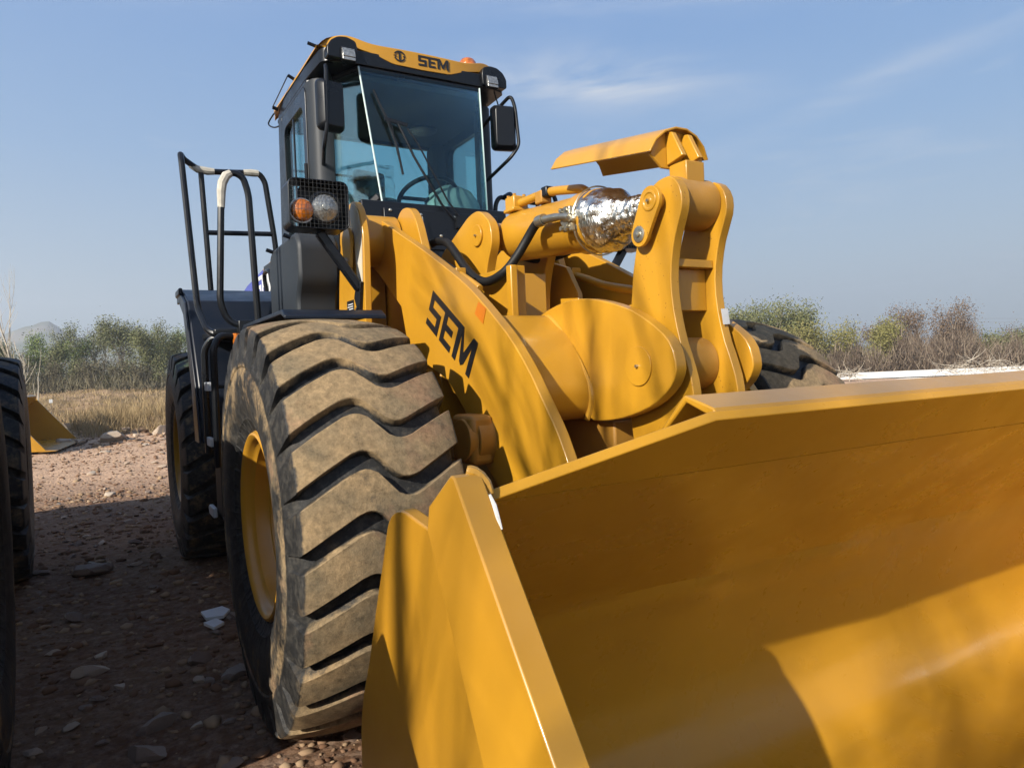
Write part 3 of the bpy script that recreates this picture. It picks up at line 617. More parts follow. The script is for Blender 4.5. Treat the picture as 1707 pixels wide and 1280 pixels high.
# ---- rocker
rk = [(-1.0, 2.035), (-1.06, 2.03), (-1.10, 1.98), (-1.105, 1.92), (-1.08, 1.86), (-1.055, 1.80), (-1.035, 1.70), (-1.038, 1.59), (-1.066, 1.46), (-1.10, 1.375), (-1.127, 1.29), (-1.13, 1.20), (-1.10, 1.05), (-1.06, .85), (-.99, .74), (-.90, .74), (-.84, .83), (-.81, 1.0), (-.78, 1.2), (-.79, 1.44), (-.815, 1.61), (-.835, 1.75), (-.89, 1.90), (-.92, 1.97), (-.95, 2.015)]
rk = chaikin(rk, 1)
for s in (-1, 1):
    r_ = MB().prism(rk, s * .13, s * .09).build('rocker_plate', 'speck', L, .003, angle=30)
    k0, k1 = Vector((-.985, 1.955)), Vector((-.925, 1.845)); ax = (k0 - k1).normalized(); pr = Vector((-ax.y, ax.x)); kp = []
    for i in range(13):
        a = pi * i / 12; q = k0 + (pr * cos(a) + ax * sin(a)) * .053; kp.append((q.x, q.y))
    for i in range(13):
        a = pi + pi * i / 12; q = k1 + (pr * cos(a) + ax * sin(a)) * .046; kp.append((q.x, q.y))
    kk = MB().prism(kp, s * .174, s * .158).cyl((s * .158, k0.x, k0.y), (s * .13, k0.x, k0.y), .035).cyl((s * .158, k1.x, k1.y), (s * .13, k1.x, k1.y), .025).lathe([(0, .038), (.004, .037), (.005, .028), (.001, .026), (.001, .012), (.004, .010), (.004, .004), (0, .004)], (s * .174, k0.x, k0.y), (s, 0, 0), 32).build('pin_keeper', 'speck', r_, .003)
    MB().lathe([(0, .030), (.004, .030), (.006, .024), (.006, .012), (.014, .011), (.016, 0)], (s * .174, k1.x, k1.y), (s, 0, 0), 20).build('keeper_bolt', 'steel', kk)
    MB().lathe([(0, .085), (.04, .08), (.045, .06), (.045, .02)], (s * .165, -.945, 1.362), (-s, 0, 0), 32).build('rocker_bushing', 'yellow', r_)
    MB().tube([(s * .132, -1.035 + .001 * 0, z) for z in (1, 1.0)] if 0 else spline([(s * .089, -.80, 1.30), (s * .088, -.82, 1.25)], 2), .004, 6).build('rocker_weld', 'weld', r_)
MB().cyl((-.089, -.985, 1.955), (.089, -.985, 1.955), .095, 36).build('rod_eye', 'yellow_dull', L, .004)
MB().cyl((-.089, -.945, 1.362), (.089, -.945, 1.362), .10, 36).build('rocker_tube', 'yellow_dull', L, .004)
MB().box(-.089, .089, -1.03, -.90, 1.715, 1.745).box(-.089, .089, -.99, -.955, 1.56, 1.715).build('rocker_web', 'yellow', L, .003)
MB().cyl((-.05, -.97, .84), (.05, -.97, .84), .08).prism(fillet([(-.92, .78), (-.92, .90), (-1.5, .72), (-1.5, .60)], .03), -.045, .045).build('bucket_link', 'yellow', L, .006)
# ---- tilt cylinder
A = Vector((0, .285, 2.055)); B = Vector((0, -.985, 1.955)); d = (B - A).normalized(); up = Vector((0, d.z, -d.y)); up = up if up.z > 0 else -up
TC = MB().lathe([(.02, .0), (.02, .075), (.05, .105), (.075, .121), (.10, .125), (.66, .125), (.663, .136), (.78, .136), (.785, .12)], A, d, 48).cyl(A + Vector((-.12, 0, 0)), A + Vector((.12, 0, 0)), .07).build('tilt_cylinder', 'yellow', L, .002)
MB().cyl(A + d * .7, B, .05).build('piston_rod', 'steel', TC)
# foil
def foil():
    pts = [(.745, .136), (.755, .139), (.785, .138), (.82, .135), (.86, .127), (.89, .113), (.915, .095), (.935, .080), (.96, .072), (1.02, .070), (1.08, .068), (1.14, .065), (1.17, .060)]
    xs = [a for a, b in pts]; ys = [b for a, b in pts]; m = 84; n = 64; vs = []
    e1 = Vector((1, 0, 0)); e2 = up
    for i in range(m):
        a = xs[0] + (xs[-1] - xs[0]) * i / (m - 1); r0 = float(np.interp(a, xs, ys))
        for k in range(n):
            t = 2 * pi * (k + .5 * (i % 2)) / n; q = Vector((cos(t), sin(t), a * 7.0))
            amp = .015 if a < .93 else .007
            if a < .775: amp *= max(0.1, (a - .745) / .03)
            v1 = mnoise.voronoi(q * 1.25)[0]; v2 = mnoise.voronoi(q * 2.7 + Vector((3, 1, 2)))[0]
            w = (v1[1] - v1[0]) * 1.3 + (v2[1] - v2[0]) * .45 - .5
            if a > .93: w += .6 * sin(a * 150 + 2.5 * sin(t * 2 + 1))
            sag = max(0, -sin(t)); r = r0 + amp * w + (.006 * sag if .79 < a < .90 else 0)
            vs.append(tuple(A + d * (a + .004 * mnoise.noise(q * 6)) + (e1 * cos(t) + e2 * sin(t)) * r))
    fs = []
    for i in range(m - 1):
        for k in range(n):
            a_, b_, c__, d_ = i * n + k, i * n + (k + 1) % n, (i + 1) * n + (k + 1) % n, (i + 1) * n + k
            fs += [(a_, b_, d_), (b_, c__, d_)] if i % 2 else [(a_, b_, c__), (a_, c__, d_)]
    mb = MB(); mb.add(vs, fs); return mb.build('foil_wrap', 'foil', TC, smooth=False)
foil()
MB().tube([tuple(A + d * .758 + (Vector((1, 0, 0)) * cos(t) + up * sin(t)) * .1465) for t in np.linspace(0, 2 * pi, 40, endpoint=False)], .0035, 6, closed=True).build('foil_tie_wire', 'steel', TC)
# pipe along the top of the cylinder
q0 = A + d * .10 + up * .155 + Vector((-.03, 0, 0)); q1 = A + d * .42 + up * .175 + Vector((-.03, 0, 0)); q2 = A + d * .62 + up * .160 + Vector((.01, 0, 0)); q3 = A + d * .66 + up * .12 + Vector((.02, 0, 0))
pp = MB().obox(q0, .085, .09, .075).obox(q0 - up * .03 , .10, .10, .02).build('port_block', 'yellow', TC, .006)
MB().tube(bentpath([q0, q0 * .0 + A + d * .30 + up * .170 + Vector((-.03, 0, 0)), q1, q2, q3], .05), .021, 14).build('steel_pipe', 'yellow', TC)
MB().obox(A + d * .35 + up * .155 + Vector((-.03, 0, 0)), .06, .06, .06).build('pipe_clamp', 'yellow_dull', TC, .006)
MB().obox(A + d * .39 + up * .175 + Vector((-.03, 0, 0)), .052, .05, .05).build('pipe_coupling', 'black', TC, .008)
for sx_ in (-1, 1):
    for sy_ in (-1, 1): MB().cyl(q0 + Vector((sx_ * .028, sy_ * .03, .03)), q0 + Vector((sx_ * .028, sy_ * .03, .048)), .009, 6).build('port_bolt', 'yellow_dull', pp)
# hose flange on the near side
fl = Vector((-0.135, -0.445, 1.997)); 
hf = MB().cyl(fl + Vector((-.035, 0, 0)) - d * 0, fl + Vector((.02, 0, 0)), .034, 24).obox(fl + Vector((-.012, -.0, 0)), .03, .055, .105).build('hose_flange', 'steel', TC, .004)
for sy_ in (-1, 1):
    for sz_ in (-1, 1): MB().cyl(fl + Vector((-.025, sy_ * .018, sz_ * .038)), fl + Vector((-.045, sy_ * .018, sz_ * .038)), .010, 6).build('flange_bolt', 'steel', hf)
H1 = [(-0.175, -0.485, 1.997), (-0.175, -0.405, 2.013), (-0.175, -0.287, 2.024)]
MB().tube(spline([fl + Vector((-.03, 0, 0))] + [Vector(h) for h in H1], 6), [.016] * 13 + [.018] * 6, 14).build('hose_elbow', 'steel', hf)
H2 = [(-0.175, -0.297, 2.024), (-0.18, -0.234, 2.012), (-0.2, -0.184, 1.952), (-0.24, -0.149, 1.874), (-0.28, -0.103, 1.813), (-0.31, -0.011, 1.783), (-0.33, 0.07, 1.804), (-0.33, 0.191, 1.878), (-0.33, 0.298, 1.969), (-0.32, 0.405, 2.033), (-0.31, 0.552, 2.065), (-0.3, 0.679, 2.064)]
MB().tube(spline(H2, 6), .021, 14).build('hydraulic_hose', 'hose', L)
MB().cyl((-0.175, -0.297, 2.024), (-0.177, -0.25, 2.023), .026, 16).build('hose_ferrule', 'steel', hf)
H3 = [(-0.36, 0.614, 2.066), (-0.38, 0.481, 1.989), (-0.4, 0.317, 1.92), (-0.42, 0.161, 1.865), (-0.43, 0.078, 1.83)]
MB().tube(spline(H3, 6), .018, 12).build('hydraulic_hose', 'hose', L)
MB().tube(spline([(-0.44, 0.07, 1.834), (-0.44, -0.003, 1.803), (-0.44, -0.096, 1.761), (-0.44, -0.163, 1.729)], 4), .017, 12).obox((-0.44, 0.033, 1.821), .05, .04, .05).build('steel_pipe', 'yellow', L, .003)
H4 = [(0.1, 0.403, 1.989), (0.14, 0.296, 1.949), (0.2, 0.212, 1.948), (0.24, 0.112, 1.966)]
MB().tube(spline(H4, 6), .020, 12).build('hydraulic_hose', 'hose', L)
H5 = [(0.15, 0.433, 2.003), (0.25, 0.377, 1.949), (0.33, 0.379, 1.922), (0.38, 0.341, 1.888)]
MB().tube(spline(H5, 6), .018, 12).build('hydraulic_hose', 'hose', L)
p5 = [(0.44, 0.427, 1.902), (0.44, 0.25, 1.851), (0.44, 0.066, 1.79), (0.44, -0.175, 1.737)]
MB().tube(spline(p5, 5), .022, 12).obox((0.44, 0.362, 1.89), .06, .07, .06).build('steel_pipe', 'yellow', L, .003)
# ---- cylinder cover
def cover():
    m = 7; vs = []; fs = []
    a0 = Vector((0, -.33, 2.290)); a1 = Vector((0, -.975, 2.190)); r0, r1 = .165, .165
    dd = (a1 - a0).normalized(); uu = Vector((0, -dd.z, dd.y)); uu = uu if uu.z > 0 else -uu
    for sh in (0, .008):
        for e, c in enumerate((a0, a1)):
            for k in range(m + 1):
                t = radians(18 + (162 - 18) * k / m); vs.append(tuple(c + Vector((1, 0, 0)) * cos(t) * (.148 + sh) + uu * (sin(t) * (.140 + sh) - .095)))
    n = m + 1
    for k in range(m):
        fs += [(k, k + 1, n + k + 1, n + k), (2 * n + k + 1, 2 * n + k, 3 * n + k, 3 * n + k + 1), (k + 1, k, 2 * n + k, 2 * n + k + 1), (n + k, n + k + 1, 3 * n + k + 1, 3 * n + k)]
    fs += [(0, n, 3 * n, 2 * n), (n - 1, 3 * n - 1, 4 * n - 1, 2 * n - 1)]
    mb = MB(); mb.add(vs, fs); return mb
CV = cover().build('cylinder_cover', 'yellow', L, .002)
ye = -.955
MB().prism([(-.080, 2.09), (.045, 2.09), (.045, 2.105), (.128, 2.135), (.112, 2.180), (.06, 2.222), (0, 2.232), (-.06, 2.222), (-.112, 2.180), (-.132, 2.135), (-.09, 2.10)], ye, ye + .012, 'y').build('cover_end_plate', 'yellow', CV, .002)
for x_ in (-.045, .035):
    MB().prism([(ye - .001, 2.222), (ye - .032, 2.216), (ye - .085, 2.118), (ye - .001, 2.100)], x_ - .011, x_ + .011).build('cover_gusset', 'yellow', CV, .003)
MB().box(-.045, .045, -1.045, -.955, 2.02, 2.101).build('cover_post', 'yellow', CV, .004)

# ---- SEM sticker on far rocker plate, label on clevis etc
stk = MB().prism([(0.085, 1.561), (0.12, 1.563), (0.13, 1.505), (0.095, 1.503)], -1.0652, -1.0645, 'y').build('white_sticker', 'white', L)
for q in ((-.222, -.945, 1.362), (-.213, .285, 2.055), (-.176, -.985, 1.955)):
    MB().cyl(q, (q[0] - .010, q[1], q[2]), .006, 8).build('grease_nipple', 'steel', L)
# small hidden box seen below the clevis
MB().box(-.16, .16, -.72, -.28, .96, 1.145).build('axle_bracket', 'yellow_dull', L, .01)

# ================================================================== BUCKET
BK = empty('bucket'); BK.parent = L
def lerp(a, b, t): return a + (b - a) * t
prof = [(-2.06, 1.187), (-1.97, 1.112), (-1.88, 1.04), (-1.79, .96), (-1.72, .90), (-1.665, .845), (-1.625, .76), (-1.585, .66), (-1.562, .56), (-1.565, .46), (-1.60, .37), (-1.68, .30), (-1.80, .262), (-2.0, .25), (-2.4, .24), (-2.80, .225)]
def shell():
    pr = prof[:5] + [prof[5]] + chaikin(prof[5:], 2, False)
    pr2 = []
    for q in pr:
        if not pr2 or hypot(q[0] - pr2[-1][0], q[1] - pr2[-1][1]) > .006: pr2.append(q)
    pr = pr2; n = len(pr); nx = 61; vs = []; fs = []; th = .02
    nr = []
    for i in range(n):
        a = Vector(pr[max(i - 1, 0)]); b = Vector(pr[min(i + 1, n - 1)]); t = (b - a).normalized(); nr.append(Vector((t.y, -t.x)))   # outward (rear/below)
    for sgn in (0, 1):
        for j in range(nx):
            x = lerp(-1.456, 1.456, j / (nx - 1))
            for i, q in enumerate(pr):
                w = 0.0045 * mnoise.noise(Vector((x * 1.3, i * .35, 2.0))) + .003 * mnoise.noise(Vector((x * 3.4, i * .9, 7.0)))
                if q[1] > 1.1: w *= .2
                for dx_, dw_ in ((-.62, .10), (-.1, .16), (.42, .09), (.60, .12), (1.15, .10)):
                    w -= .010 * math.exp(-((x - dx_) / dw_) ** 2 - ((q[1] - .82 - .10 * (x - dx_)) / .045) ** 2)
                off = w + sgn * th
                vs.append((x, q[0] - nr[i].x * -off if 0 else q[0] + nr[i].x * off * -1, q[1] + nr[i].y * off * -1))
    def id_(s_, j, i): return s_ * nx * n + j * n + i
    for j in range(nx - 1):
        for i in range(n - 1):
            fs.append((id_(0, j, i), id_(0, j + 1, i), id_(0, j + 1, i + 1), id_(0, j, i + 1))); fs.append((id_(1, j, i), id_(1, j, i + 1), id_(1, j + 1, i + 1), id_(1, j + 1, i)))
        for i in (0, n - 1): fs.append((id_(0, j, i), id_(1, j, i), id_(1, j + 1, i), id_(0, j + 1, i)))
    for j in (0, nx - 1):
        for i in range(n - 1): fs.append((id_(0, j, i), id_(0, j, i + 1), id_(1, j, i + 1), id_(1, j, i)))
    mb = MB(); mb.add(vs, fs); return mb
M['shell'] = mat('bucket_plate_paint', YC, rough=0.30, spec=0.34, col2=(0.385, 0.188, 0.012), vscale=1.4, coat=0.0, dust=0.05, bump2=0.05, b2scale=1.7, bump=0.0015, bscale=120, rvar=0.07)
def scratches(m):
    n = m.node_tree.nodes; l = m.node_tree.links; b = n['Principled BSDF']; tcn = n.new('ShaderNodeTexCoord'); mp_ = n.new('ShaderNodeMapping'); mp_.inputs['Scale'].default_value = (.5, 9, 1.2); mp_.inputs['Rotation'].default_value = (0, 0, .12)
    l.new(tcn.outputs['Object'], mp_.inputs['Vector']); t = n.new('ShaderNodeTexNoise'); t.inputs['Scale'].default_value = 3.0; t.inputs['Detail'].default_value = 10; t.inputs['Roughness'].default_value = .7; l.new(mp_.outputs[0], t.inputs['Vector'])
    bp = n.new('ShaderNodeBump'); bp.inputs['Strength'].default_value = .12; bp.inputs['Distance'].default_value = .003; l.new(t.outputs['Fac'], bp.inputs['Height'])
    old = b.inputs['Normal'].links[0].from_socket; l.new(old, bp.inputs['Normal']); l.new(bp.outputs[0], b.inputs['Normal'])
scratches(M['shell'])
SH = shell().build('bucket_shell', 'shell', BK, angle=24)
sidep = [(-2.06, 1.19), (-1.95, 1.128), (-1.80, 1.146), (-1.745, 1.118), (-1.71, 1.04), (-1.655, .93), (-1.605, .82), (-1.555, .73), (-1.53, .66), (-1.52, .52), (-1.535, .40), (-1.60, .30), (-1.74, .24), (-2.0, .225), (-2.80, .20), (-2.84, .24)]
for s in (-1, 1):
    MB().prism(fillet(sidep, [.0, .03, .04, .04, .02, .03, .03, .03, .03, .05, .05, .05, .05, .05, .0, .0]), s * 1.485, s * 1.457).build('side_plate', 'yellow', BK, .004)
    se = MB().prism([(-2.0, 1.182), (-1.992, 1.146), (-2.143, .864), (-2.70, .215), (-2.86, .205), (-2.289, .933), (-2.060, 1.2285), (-2.05, 1.2315)], s * 1.502, s * 1.4575)
    se.v = [((v[0] + s * .014) if abs(v[0]) > 1.48 and v[1] > -2.145 and v[2] < 1.2 or (abs(v[0]) > 1.48 and v[1] == -2.70) else v[0], v[1], v[2]) for v in se.v]
    se.build('side_cutting_edge', 'yellow', BK, .003)
    stp = [(-2.055, 1.228), (-2.085, 1.240), (-2.115, 1.215), (-2.288, .933 + .02), (-2.86, .215), (-2.70, .215), (-2.143, .864), (-1.993, 1.140), (-1.990, 1.178)]
MB().prism([(-2.80, .235), (-3.02, .205), (-3.02, .198), (-2.72, .190), (-2.72, .218)], -1.5, 1.5).build('cutting_edge', 'yellow_dull', BK, .003)
# spill guard: the shell plate carried on upward between two sloped shoulders
gd = Vector((0, -.100, .098)).normalized(); gn = Vector((0, -gd.z, gd.y)); gn = gn if gn.z > 0 else -gn
G0 = Vector((0, -2.06, 1.187)); gl = .138; xa = 1.10
pl_ = [(-1.456, .001), (-xa, gl), (xa, gl), (1.456, .001)]
fr_ = [Vector((x, 0, 0)) + G0 + gd * t for x, t in pl_]; bk_ = [q + gn * .018 for q in fr_]
MB().add([tuple(q) for q in fr_ + bk_], [(0, 1, 2, 3), (7, 6, 5, 4)] + [(i, (i + 1) % 4, 4 + (i + 1) % 4, 4 + i) for i in range(4)]).build('spill_guard', 'shell', BK, .002)
ai = [(-2.150, 1.290), (-2.142, 1.301), (-2.080, 1.320), (-2.022, 1.262), (-2.029, 1.255), (-2.083, 1.308), (-2.128, 1.290)]
MB().prism(ai, -xa + .01, xa - .01).build('guard_angle_bar', 'yellow', BK, .003)
MB().tube(spline([(-1.475, -2.045, 1.233), (-1.462, -2.052, 1.228), (-1.452, -2.060, 1.215), (-1.450, -2.068, 1.20)], 5), [.008, .009, .010, .010, .010, .009, .009, .009, .008, .008, .008, .007, .007, .006, .006, .005], 8).build('corner_weld', 'weld', BK)
MB().tube([(-1.4585, -2.082, 1.203), (-1.458, -2.093, 1.190), (-1.4585, -2.104, 1.172), (-1.4585, -2.112, 1.160)], [.002, .0035, .003, .0015], 6).build('chipped_paint_mark', 'chip', BK)
for s in (-1, 1):   # fillet weld between the side plate and the shell
    MB().tube(spline([(s * 1.452, q[0] - .008, q[1] + .004) for q in prof[1:]], 3), .006, 6).build('weld_seam', 'weld', BK)
MB().tube(spline([(-1.4, -1.99, 1.12), (-1.36, -1.95, 1.115), (-1.33, -1.93, 1.085)], 5), .006, 8).build('inner_corner_weld', 'weld', BK)
for s in (-1, 1):   # hinge lugs behind
    for q in (.47, .585): MB().prism(fillet([(-1.60, .90), (-1.53, .72), (-1.52, .30), (-1.30, .30), (-1.27, .48), (-1.42, .62)], .04), s * q - .015, s * q + .015).build('hinge_lug', 'yellow', BK, .003)

# ================================================================== CAB
CB = empty('cab'); CB.parent = L
# posts
def post(a, b, w, dpt, name='cab_post', m='black'):
    return MB().bar(a, b, w, dpt, up=(0, 1, 0)).build(name, m, CB, .006)
for s in (-1, 1):
    a1 = [(s * .655, 1.40, 3.24), (s * .655, 1.47, 3.24), (s * .655, 1.47, 1.70), (s * .655, 1.40, 1.70)]
    fpp = [(s * .525, 1.585), (s * .545, 1.578), (s * .615, 1.592), (s * .645, 1.62), (s * .665, 1.70), (s * .665, 1.76), (s * .60, 1.76), (s * .525, 1.64)]
    MB().prism(fpp, 1.70, 3.27, 'z').build('front_post', 'grey', CB, .006)
    # door frame
    do = [(1.475, 1.72), (1.475, 3.23), (1.60, 3.25), (2.36, 3.25), (2.36, 1.72)]
    outer = [(1.475, 1.72), (1.475, 3.24), (2.36, 3.24), (2.36, 1.72)]; inner = [(1.60, 2.05), (1.60, 3.14), (2.27, 3.14), (2.27, 2.05)]
    outer = rrect(1.70, 2.37, 1.72, 3.25, .05); inner = rrect(1.775, 2.30, 2.05, 3.15, .07)
    fr = MB().ringprism(outer, inner, s * .672, s * .625).build('door', 'black', CB, .004)
    MB().prism(rrect(1.76, 2.31, 2.03, 3.17, .06), s * .652, s * .646).build('door_glass', 'glass', fr)
    MB().box(min(s * .662, s * .672) - .0, max(s * .662, s * .672), 2.03, 2.05, 2.05, 3.14).build('glass_divider', 'black', fr) if s < 0 else None
    MB().cyl((s * .68, 1.72, 2.75), (s * .68, 1.72, 2.62), .012, 8).build('door_hinge', 'black', fr)
    MB().hexa([(s * .67, 2.372, 3.26), (s * .67, 2.47, 3.26), (s * .67, 2.60, 1.7), (s * .67, 2.372, 1.7)], [(s * .60, 2.372, 3.26), (s * .60, 2.47, 3.26), (s * .60, 2.60, 1.7), (s * .60, 2.372, 1.7)]).build('rear_post', 'black', CB, .006)
    # corner pane
    MB().hexa([(s * .425, 1.352, 3.27), (s * .530, 1.590, 3.27), (s * .530, 1.590, 2.28), (s * .360, 1.190, 2.36)], [(s * .419, 1.356, 3.27), (s * .524, 1.594, 3.27), (s * .524, 1.594, 2.28), (s * .354, 1.196, 2.36)]).build('corner_glass', 'glass', CB)
    MB().tube([(s * .425, 1.350, 3.28), (s * .358, 1.186, 2.33)], .006, 8).build('glass_seam', 'edge', CB)
    MB().hexa([(s * .362, 1.19, 2.36), (s * .54, 1.585, 2.28), (s * .58, 1.60, 1.70), (s * .50, 1.14, 1.70)], [(s * .34, 1.22, 2.36), (s * .50, 1.62, 2.28), (s * .50, 1.62, 1.70), (s * .40, 1.20, 1.70)]).build('front_corner_panel', 'black', CB, .004)
MB().hexa([(-.422, 1.351, 3.28), (.422, 1.351, 3.28), (.357, 1.188, 2.40), (-.357, 1.188, 2.40)], [(-.422, 1.357, 3.28), (.422, 1.357, 3.28), (.357, 1.194, 2.40), (-.357, 1.194, 2.40)]).build('windscreen', 'glass', CB)
FP = MB().hexa([(-.50, 1.19, 2.42), (.50, 1.19, 2.42), (.50, 1.13, 1.85), (-.50, 1.13, 1.85)], [(-.50, 1.25, 2.42), (.50, 1.25, 2.42), (.50, 1.22, 1.85), (-.50, 1.22, 1.85)]).build('front_panel', 'black', CB, .006)
MB().hexa([(-.37, 1.165, 2.375), (.42, 1.165, 2.375), (.42, 1.150, 2.13), (-.37, 1.150, 2.13)], [(-.37, 1.186, 2.375), (.42, 1.186, 2.375), (.42, 1.162, 2.13), (-.37, 1.162, 2.13)]).build('access_cover', 'black', FP, .004)
for x_, z_ in [(-.33, 2.36), (-.13, 2.345), (-.13, 2.29), (.1, 2.345), (.13, 2.29), (.27, 2.36), (-.11, 2.23), (.0, 2.22), (.2, 2.215), (.36, 2.3), (.36, 2.2)]:
    MB().lathe([(0, .011), (.006, .010), (.010, .004), (.010, 0)], (x_, 1.150 + (z_ - 2.13) * .061, z_), (0, -1, 0), 10).build('panel_bolt', 'steel', FP)
# body below the cab, side panels
MB().box(-.66, .66, 1.45, 2.75, 1.35, 1.72).build('cab_base', 'black', CB, .02)
MB().box(-.655, .655, 2.48, 2.52, 1.72, 2.35).build('rear_panel', 'black', CB, .01)
MB().prism([(-.43, 1.35), (.43, 1.35), (.53, 1.58), (.665, 1.70), (.665, 2.52), (-.665, 2.52), (-.665, 1.70), (-.53, 1.58)], 3.255, 3.29, 'z').build('cab_header', 'black', CB, .01)
MB().prism([(-.41, 1.38), (.41, 1.38), (.50, 1.58), (.62, 1.72), (.62, 2.46), (-.62, 2.46), (-.62, 1.72), (-.50, 1.58)], 3.21, 3.25, 'z').build('headliner', 'int', CB, .01)
MB().cyl((.30, 2.05, 3.20), (.30, 2.05, 3.185), .11, 28).build('ceiling_vent', 'black', CB)
MB().box(-.62, .62, 2.47, 2.50, 3.19, 3.25).build('rear_header', 'black', CB)
MB().box(-.62, .62, 2.50, 2.506, 2.35, 3.20).build('rear_glass', 'glass', CB)
MB().box(.50, .62, 2.30, 2.47, 1.72, 3.2).build('pillar_trim', 'int', CB, .04)
for z_ in (2.93,): MB().tube([(-.60, 2.54, z_), (-.05, 2.54, z_)], .010, 8).build('rear_window_bar', 'black', CB)
# roof with peaks above the lamps
def roof():
    st = []   # (y, half width, list of (x,z top))
    xs = np.linspace(-.665, .665, 45)
    def topz(x, y):
        ax_ = abs(x); z = 3.425 + .012 * cos(ax_ / .665 * pi / 2)
        pk = math.exp(-((ax_ - .50) / .12) ** 2) * .045 * max(0, 1 - (y - 1.32) / .5)
        edge = max(0, (ax_ - .58) / .085); z += pk - .05 * edge ** 2
        return z
    def botz(x, y):
        ax_ = abs(x)
        if y < 1.40:
            return float(np.interp(ax_, [0, .20, .33, .45, .6, .67], [3.325, 3.33, 3.375, 3.400, 3.405, 3.392]))
        return float(np.interp(ax_, [0, .6, .67], [3.36, 3.38, 3.392]))
    ys = [1.335, 1.345, 1.40, 1.55, 1.8, 2.1, 2.4, 2.62, 2.70, 2.72]; vs = []; n = len(xs)
    for y in ys:
        k = 1.0; ins = 1.0
        if y in (1.335,): k = .985
        if y > 2.65: k = .96
        for x in xs: vs.append((x * k, y + .10 * (abs(x) / .665) ** 3 * (1 if y < 1.4 else 0), topz(x, y) - (.006 if y == 1.335 else 0) - (.03 if y == 2.72 else 0)))
    m = len(ys)
    for y in ys:
        for x in xs: vs.append((x * (.985 if y in (1.335,) else (.96 if y > 2.65 else 1.0)), y + .10 * (abs(x) / .665) ** 3 * (1 if y < 1.4 else 0), botz(x, y)))
    fs = []
    o2 = m * n
    for j in range(m - 1):
        for i in range(n - 1):
            fs.append((j * n + i, j * n + i + 1, (j + 1) * n + i + 1, (j + 1) * n + i)); fs.append((o2 + j * n + i + 1, o2 + j * n + i, o2 + (j + 1) * n + i, o2 + (j + 1) * n + i + 1))
    for i in range(n - 1):
        fs.append((i + 1, i, o2 + i, o2 + i + 1)); fs.append(((m - 1) * n + i, (m - 1) * n + i + 1, o2 + (m - 1) * n + i + 1, o2 + (m - 1) * n + i))
    for j in range(m - 1):
        fs.append((j * n, (j + 1) * n, o2 + (j + 1) * n, o2 + j * n)); fs.append(((j + 1) * n + n - 1, j * n + n - 1, o2 + j * n + n - 1, o2 + (j + 1) * n + n - 1))
    mb = MB(); mb.add(vs, fs); return mb
RF = roof().build('roof', 'yellow', CB, .003, angle=40)
MB().prism(chaikin([(-.66, 1.44), (-.60, 1.36), (-.4, 1.342), (.4, 1.342), (.60, 1.36), (.66, 1.44), (.66, 2.60), (.55, 2.69), (-.55, 2.69), (-.66, 2.60)], 1), 3.292, 3.378, 'z').build('roof_underside', 'black', RF, .004)
for s in (-1, 1):
    # lamp pocket: dark recess plate and lamp
    MB().prism(fillet([(s * .44, 3.30), (s * .435, 3.375), (s * .445, 3.418), (s * .50, 3.436), (s * .555, 3.430), (s * .60, 3.402), (s * .625, 3.36), (s * .625, 3.30)], .015), 1.322, 1.48, 'y').build('lamp_pocket', 'black', RF, .004)
    wl_ = MB().obox((s * .50, 1.312, 3.322), .088, .03, .092, Matrix.Rotation(radians(-12), 3, 'X')).build('work_light', 'black', RF, .006)
    MB().obox((s * .50, 1.294, 3.320), .078, .010, .036, Matrix.Rotation(radians(-12), 3, 'X')).obox((s * .50, 1.296, 3.320), .078, .004, .080, Matrix.Rotation(radians(-12), 3, 'X')).build('work_light_lens', 'lens', wl_, .002)
logo(RF, (-.027, 1.334, 3.352), (.0785, 0, 0), (0, 0, .066), (0, -1, 0), off=.001)
def ringseg(r0, r1, a0, a1, n=10): return [(r1 * cos(radians(a0 + (a1 - a0) * i / n)), r1 * sin(radians(a0 + (a1 - a0) * i / n))) for i in range(n + 1)] + [(r0 * cos(radians(a1 + (a0 - a1) * i / n)), r0 * sin(radians(a1 + (a0 - a1) * i / n))) for i in range(n + 1)]
logo(RF, (-.155, 1.334, 3.386), (.040, 0, 0), (0, 0, .034), (0, -1, 0), off=.001, name='emblem', parts=[ringseg(.74, 1.0, 20, 160), ringseg(.74, 1.0, 200, 340), [(-.17, .66), (.17, .66), (.17, -.66), (-.17, -.66)], [(-1.0, .10), (-.55, .10), (-.55, -.10), (-1.0, -.10)], [(.55, .10), (1.0, .10), (1.0, -.10), (.55, -.10)]])
bc = MB().lathe([(0, .07), (.02, .07), (.02, .062)], (.43, 1.52, 3.425), (0, 0, 1), 24).build('beacon', 'black', RF)
MB().lathe([(.0, .066), (.05, .066), (.08, .060), (.10, .045), (.112, .02), (.113, 0)], (.43, 1.52, 3.44), (0, 0, 1), 24).build('beacon_lens', 'amber', bc)
an = MB().cyl((-.63, 1.47, 3.405), (-.70, 1.48, 3.425), .011, 8).build('antenna_mount', 'black', RF)
MB().cyl((-.66, 2.0, 3.40), (-.70, 2.0, 3.42), .012, 8).cyl((-.66, 2.5, 3.36), (-.70, 2.5, 3.37), .014, 8).tube([(-.70, 2.0, 3.42), (-.70, 2.5, 3.37)], .004, 6).build('antenna', 'black', RF)
MB().tube(spline([(-.67, 2.6, 3.36), (-.70, 2.66, 3.30), (-.68, 2.55, 3.24), (-.65, 2.38, 3.22)], 6), .006, 6).build('cable_loop', 'black', RF)
MB().tube(spline([(.55, 1.38, 3.31), (.60, 1.40, 3.20), (.62, 1.38, 3.11), (.56, 1.38, 3.09)], 6), .005, 6).build('cable_loop', 'black', RF)
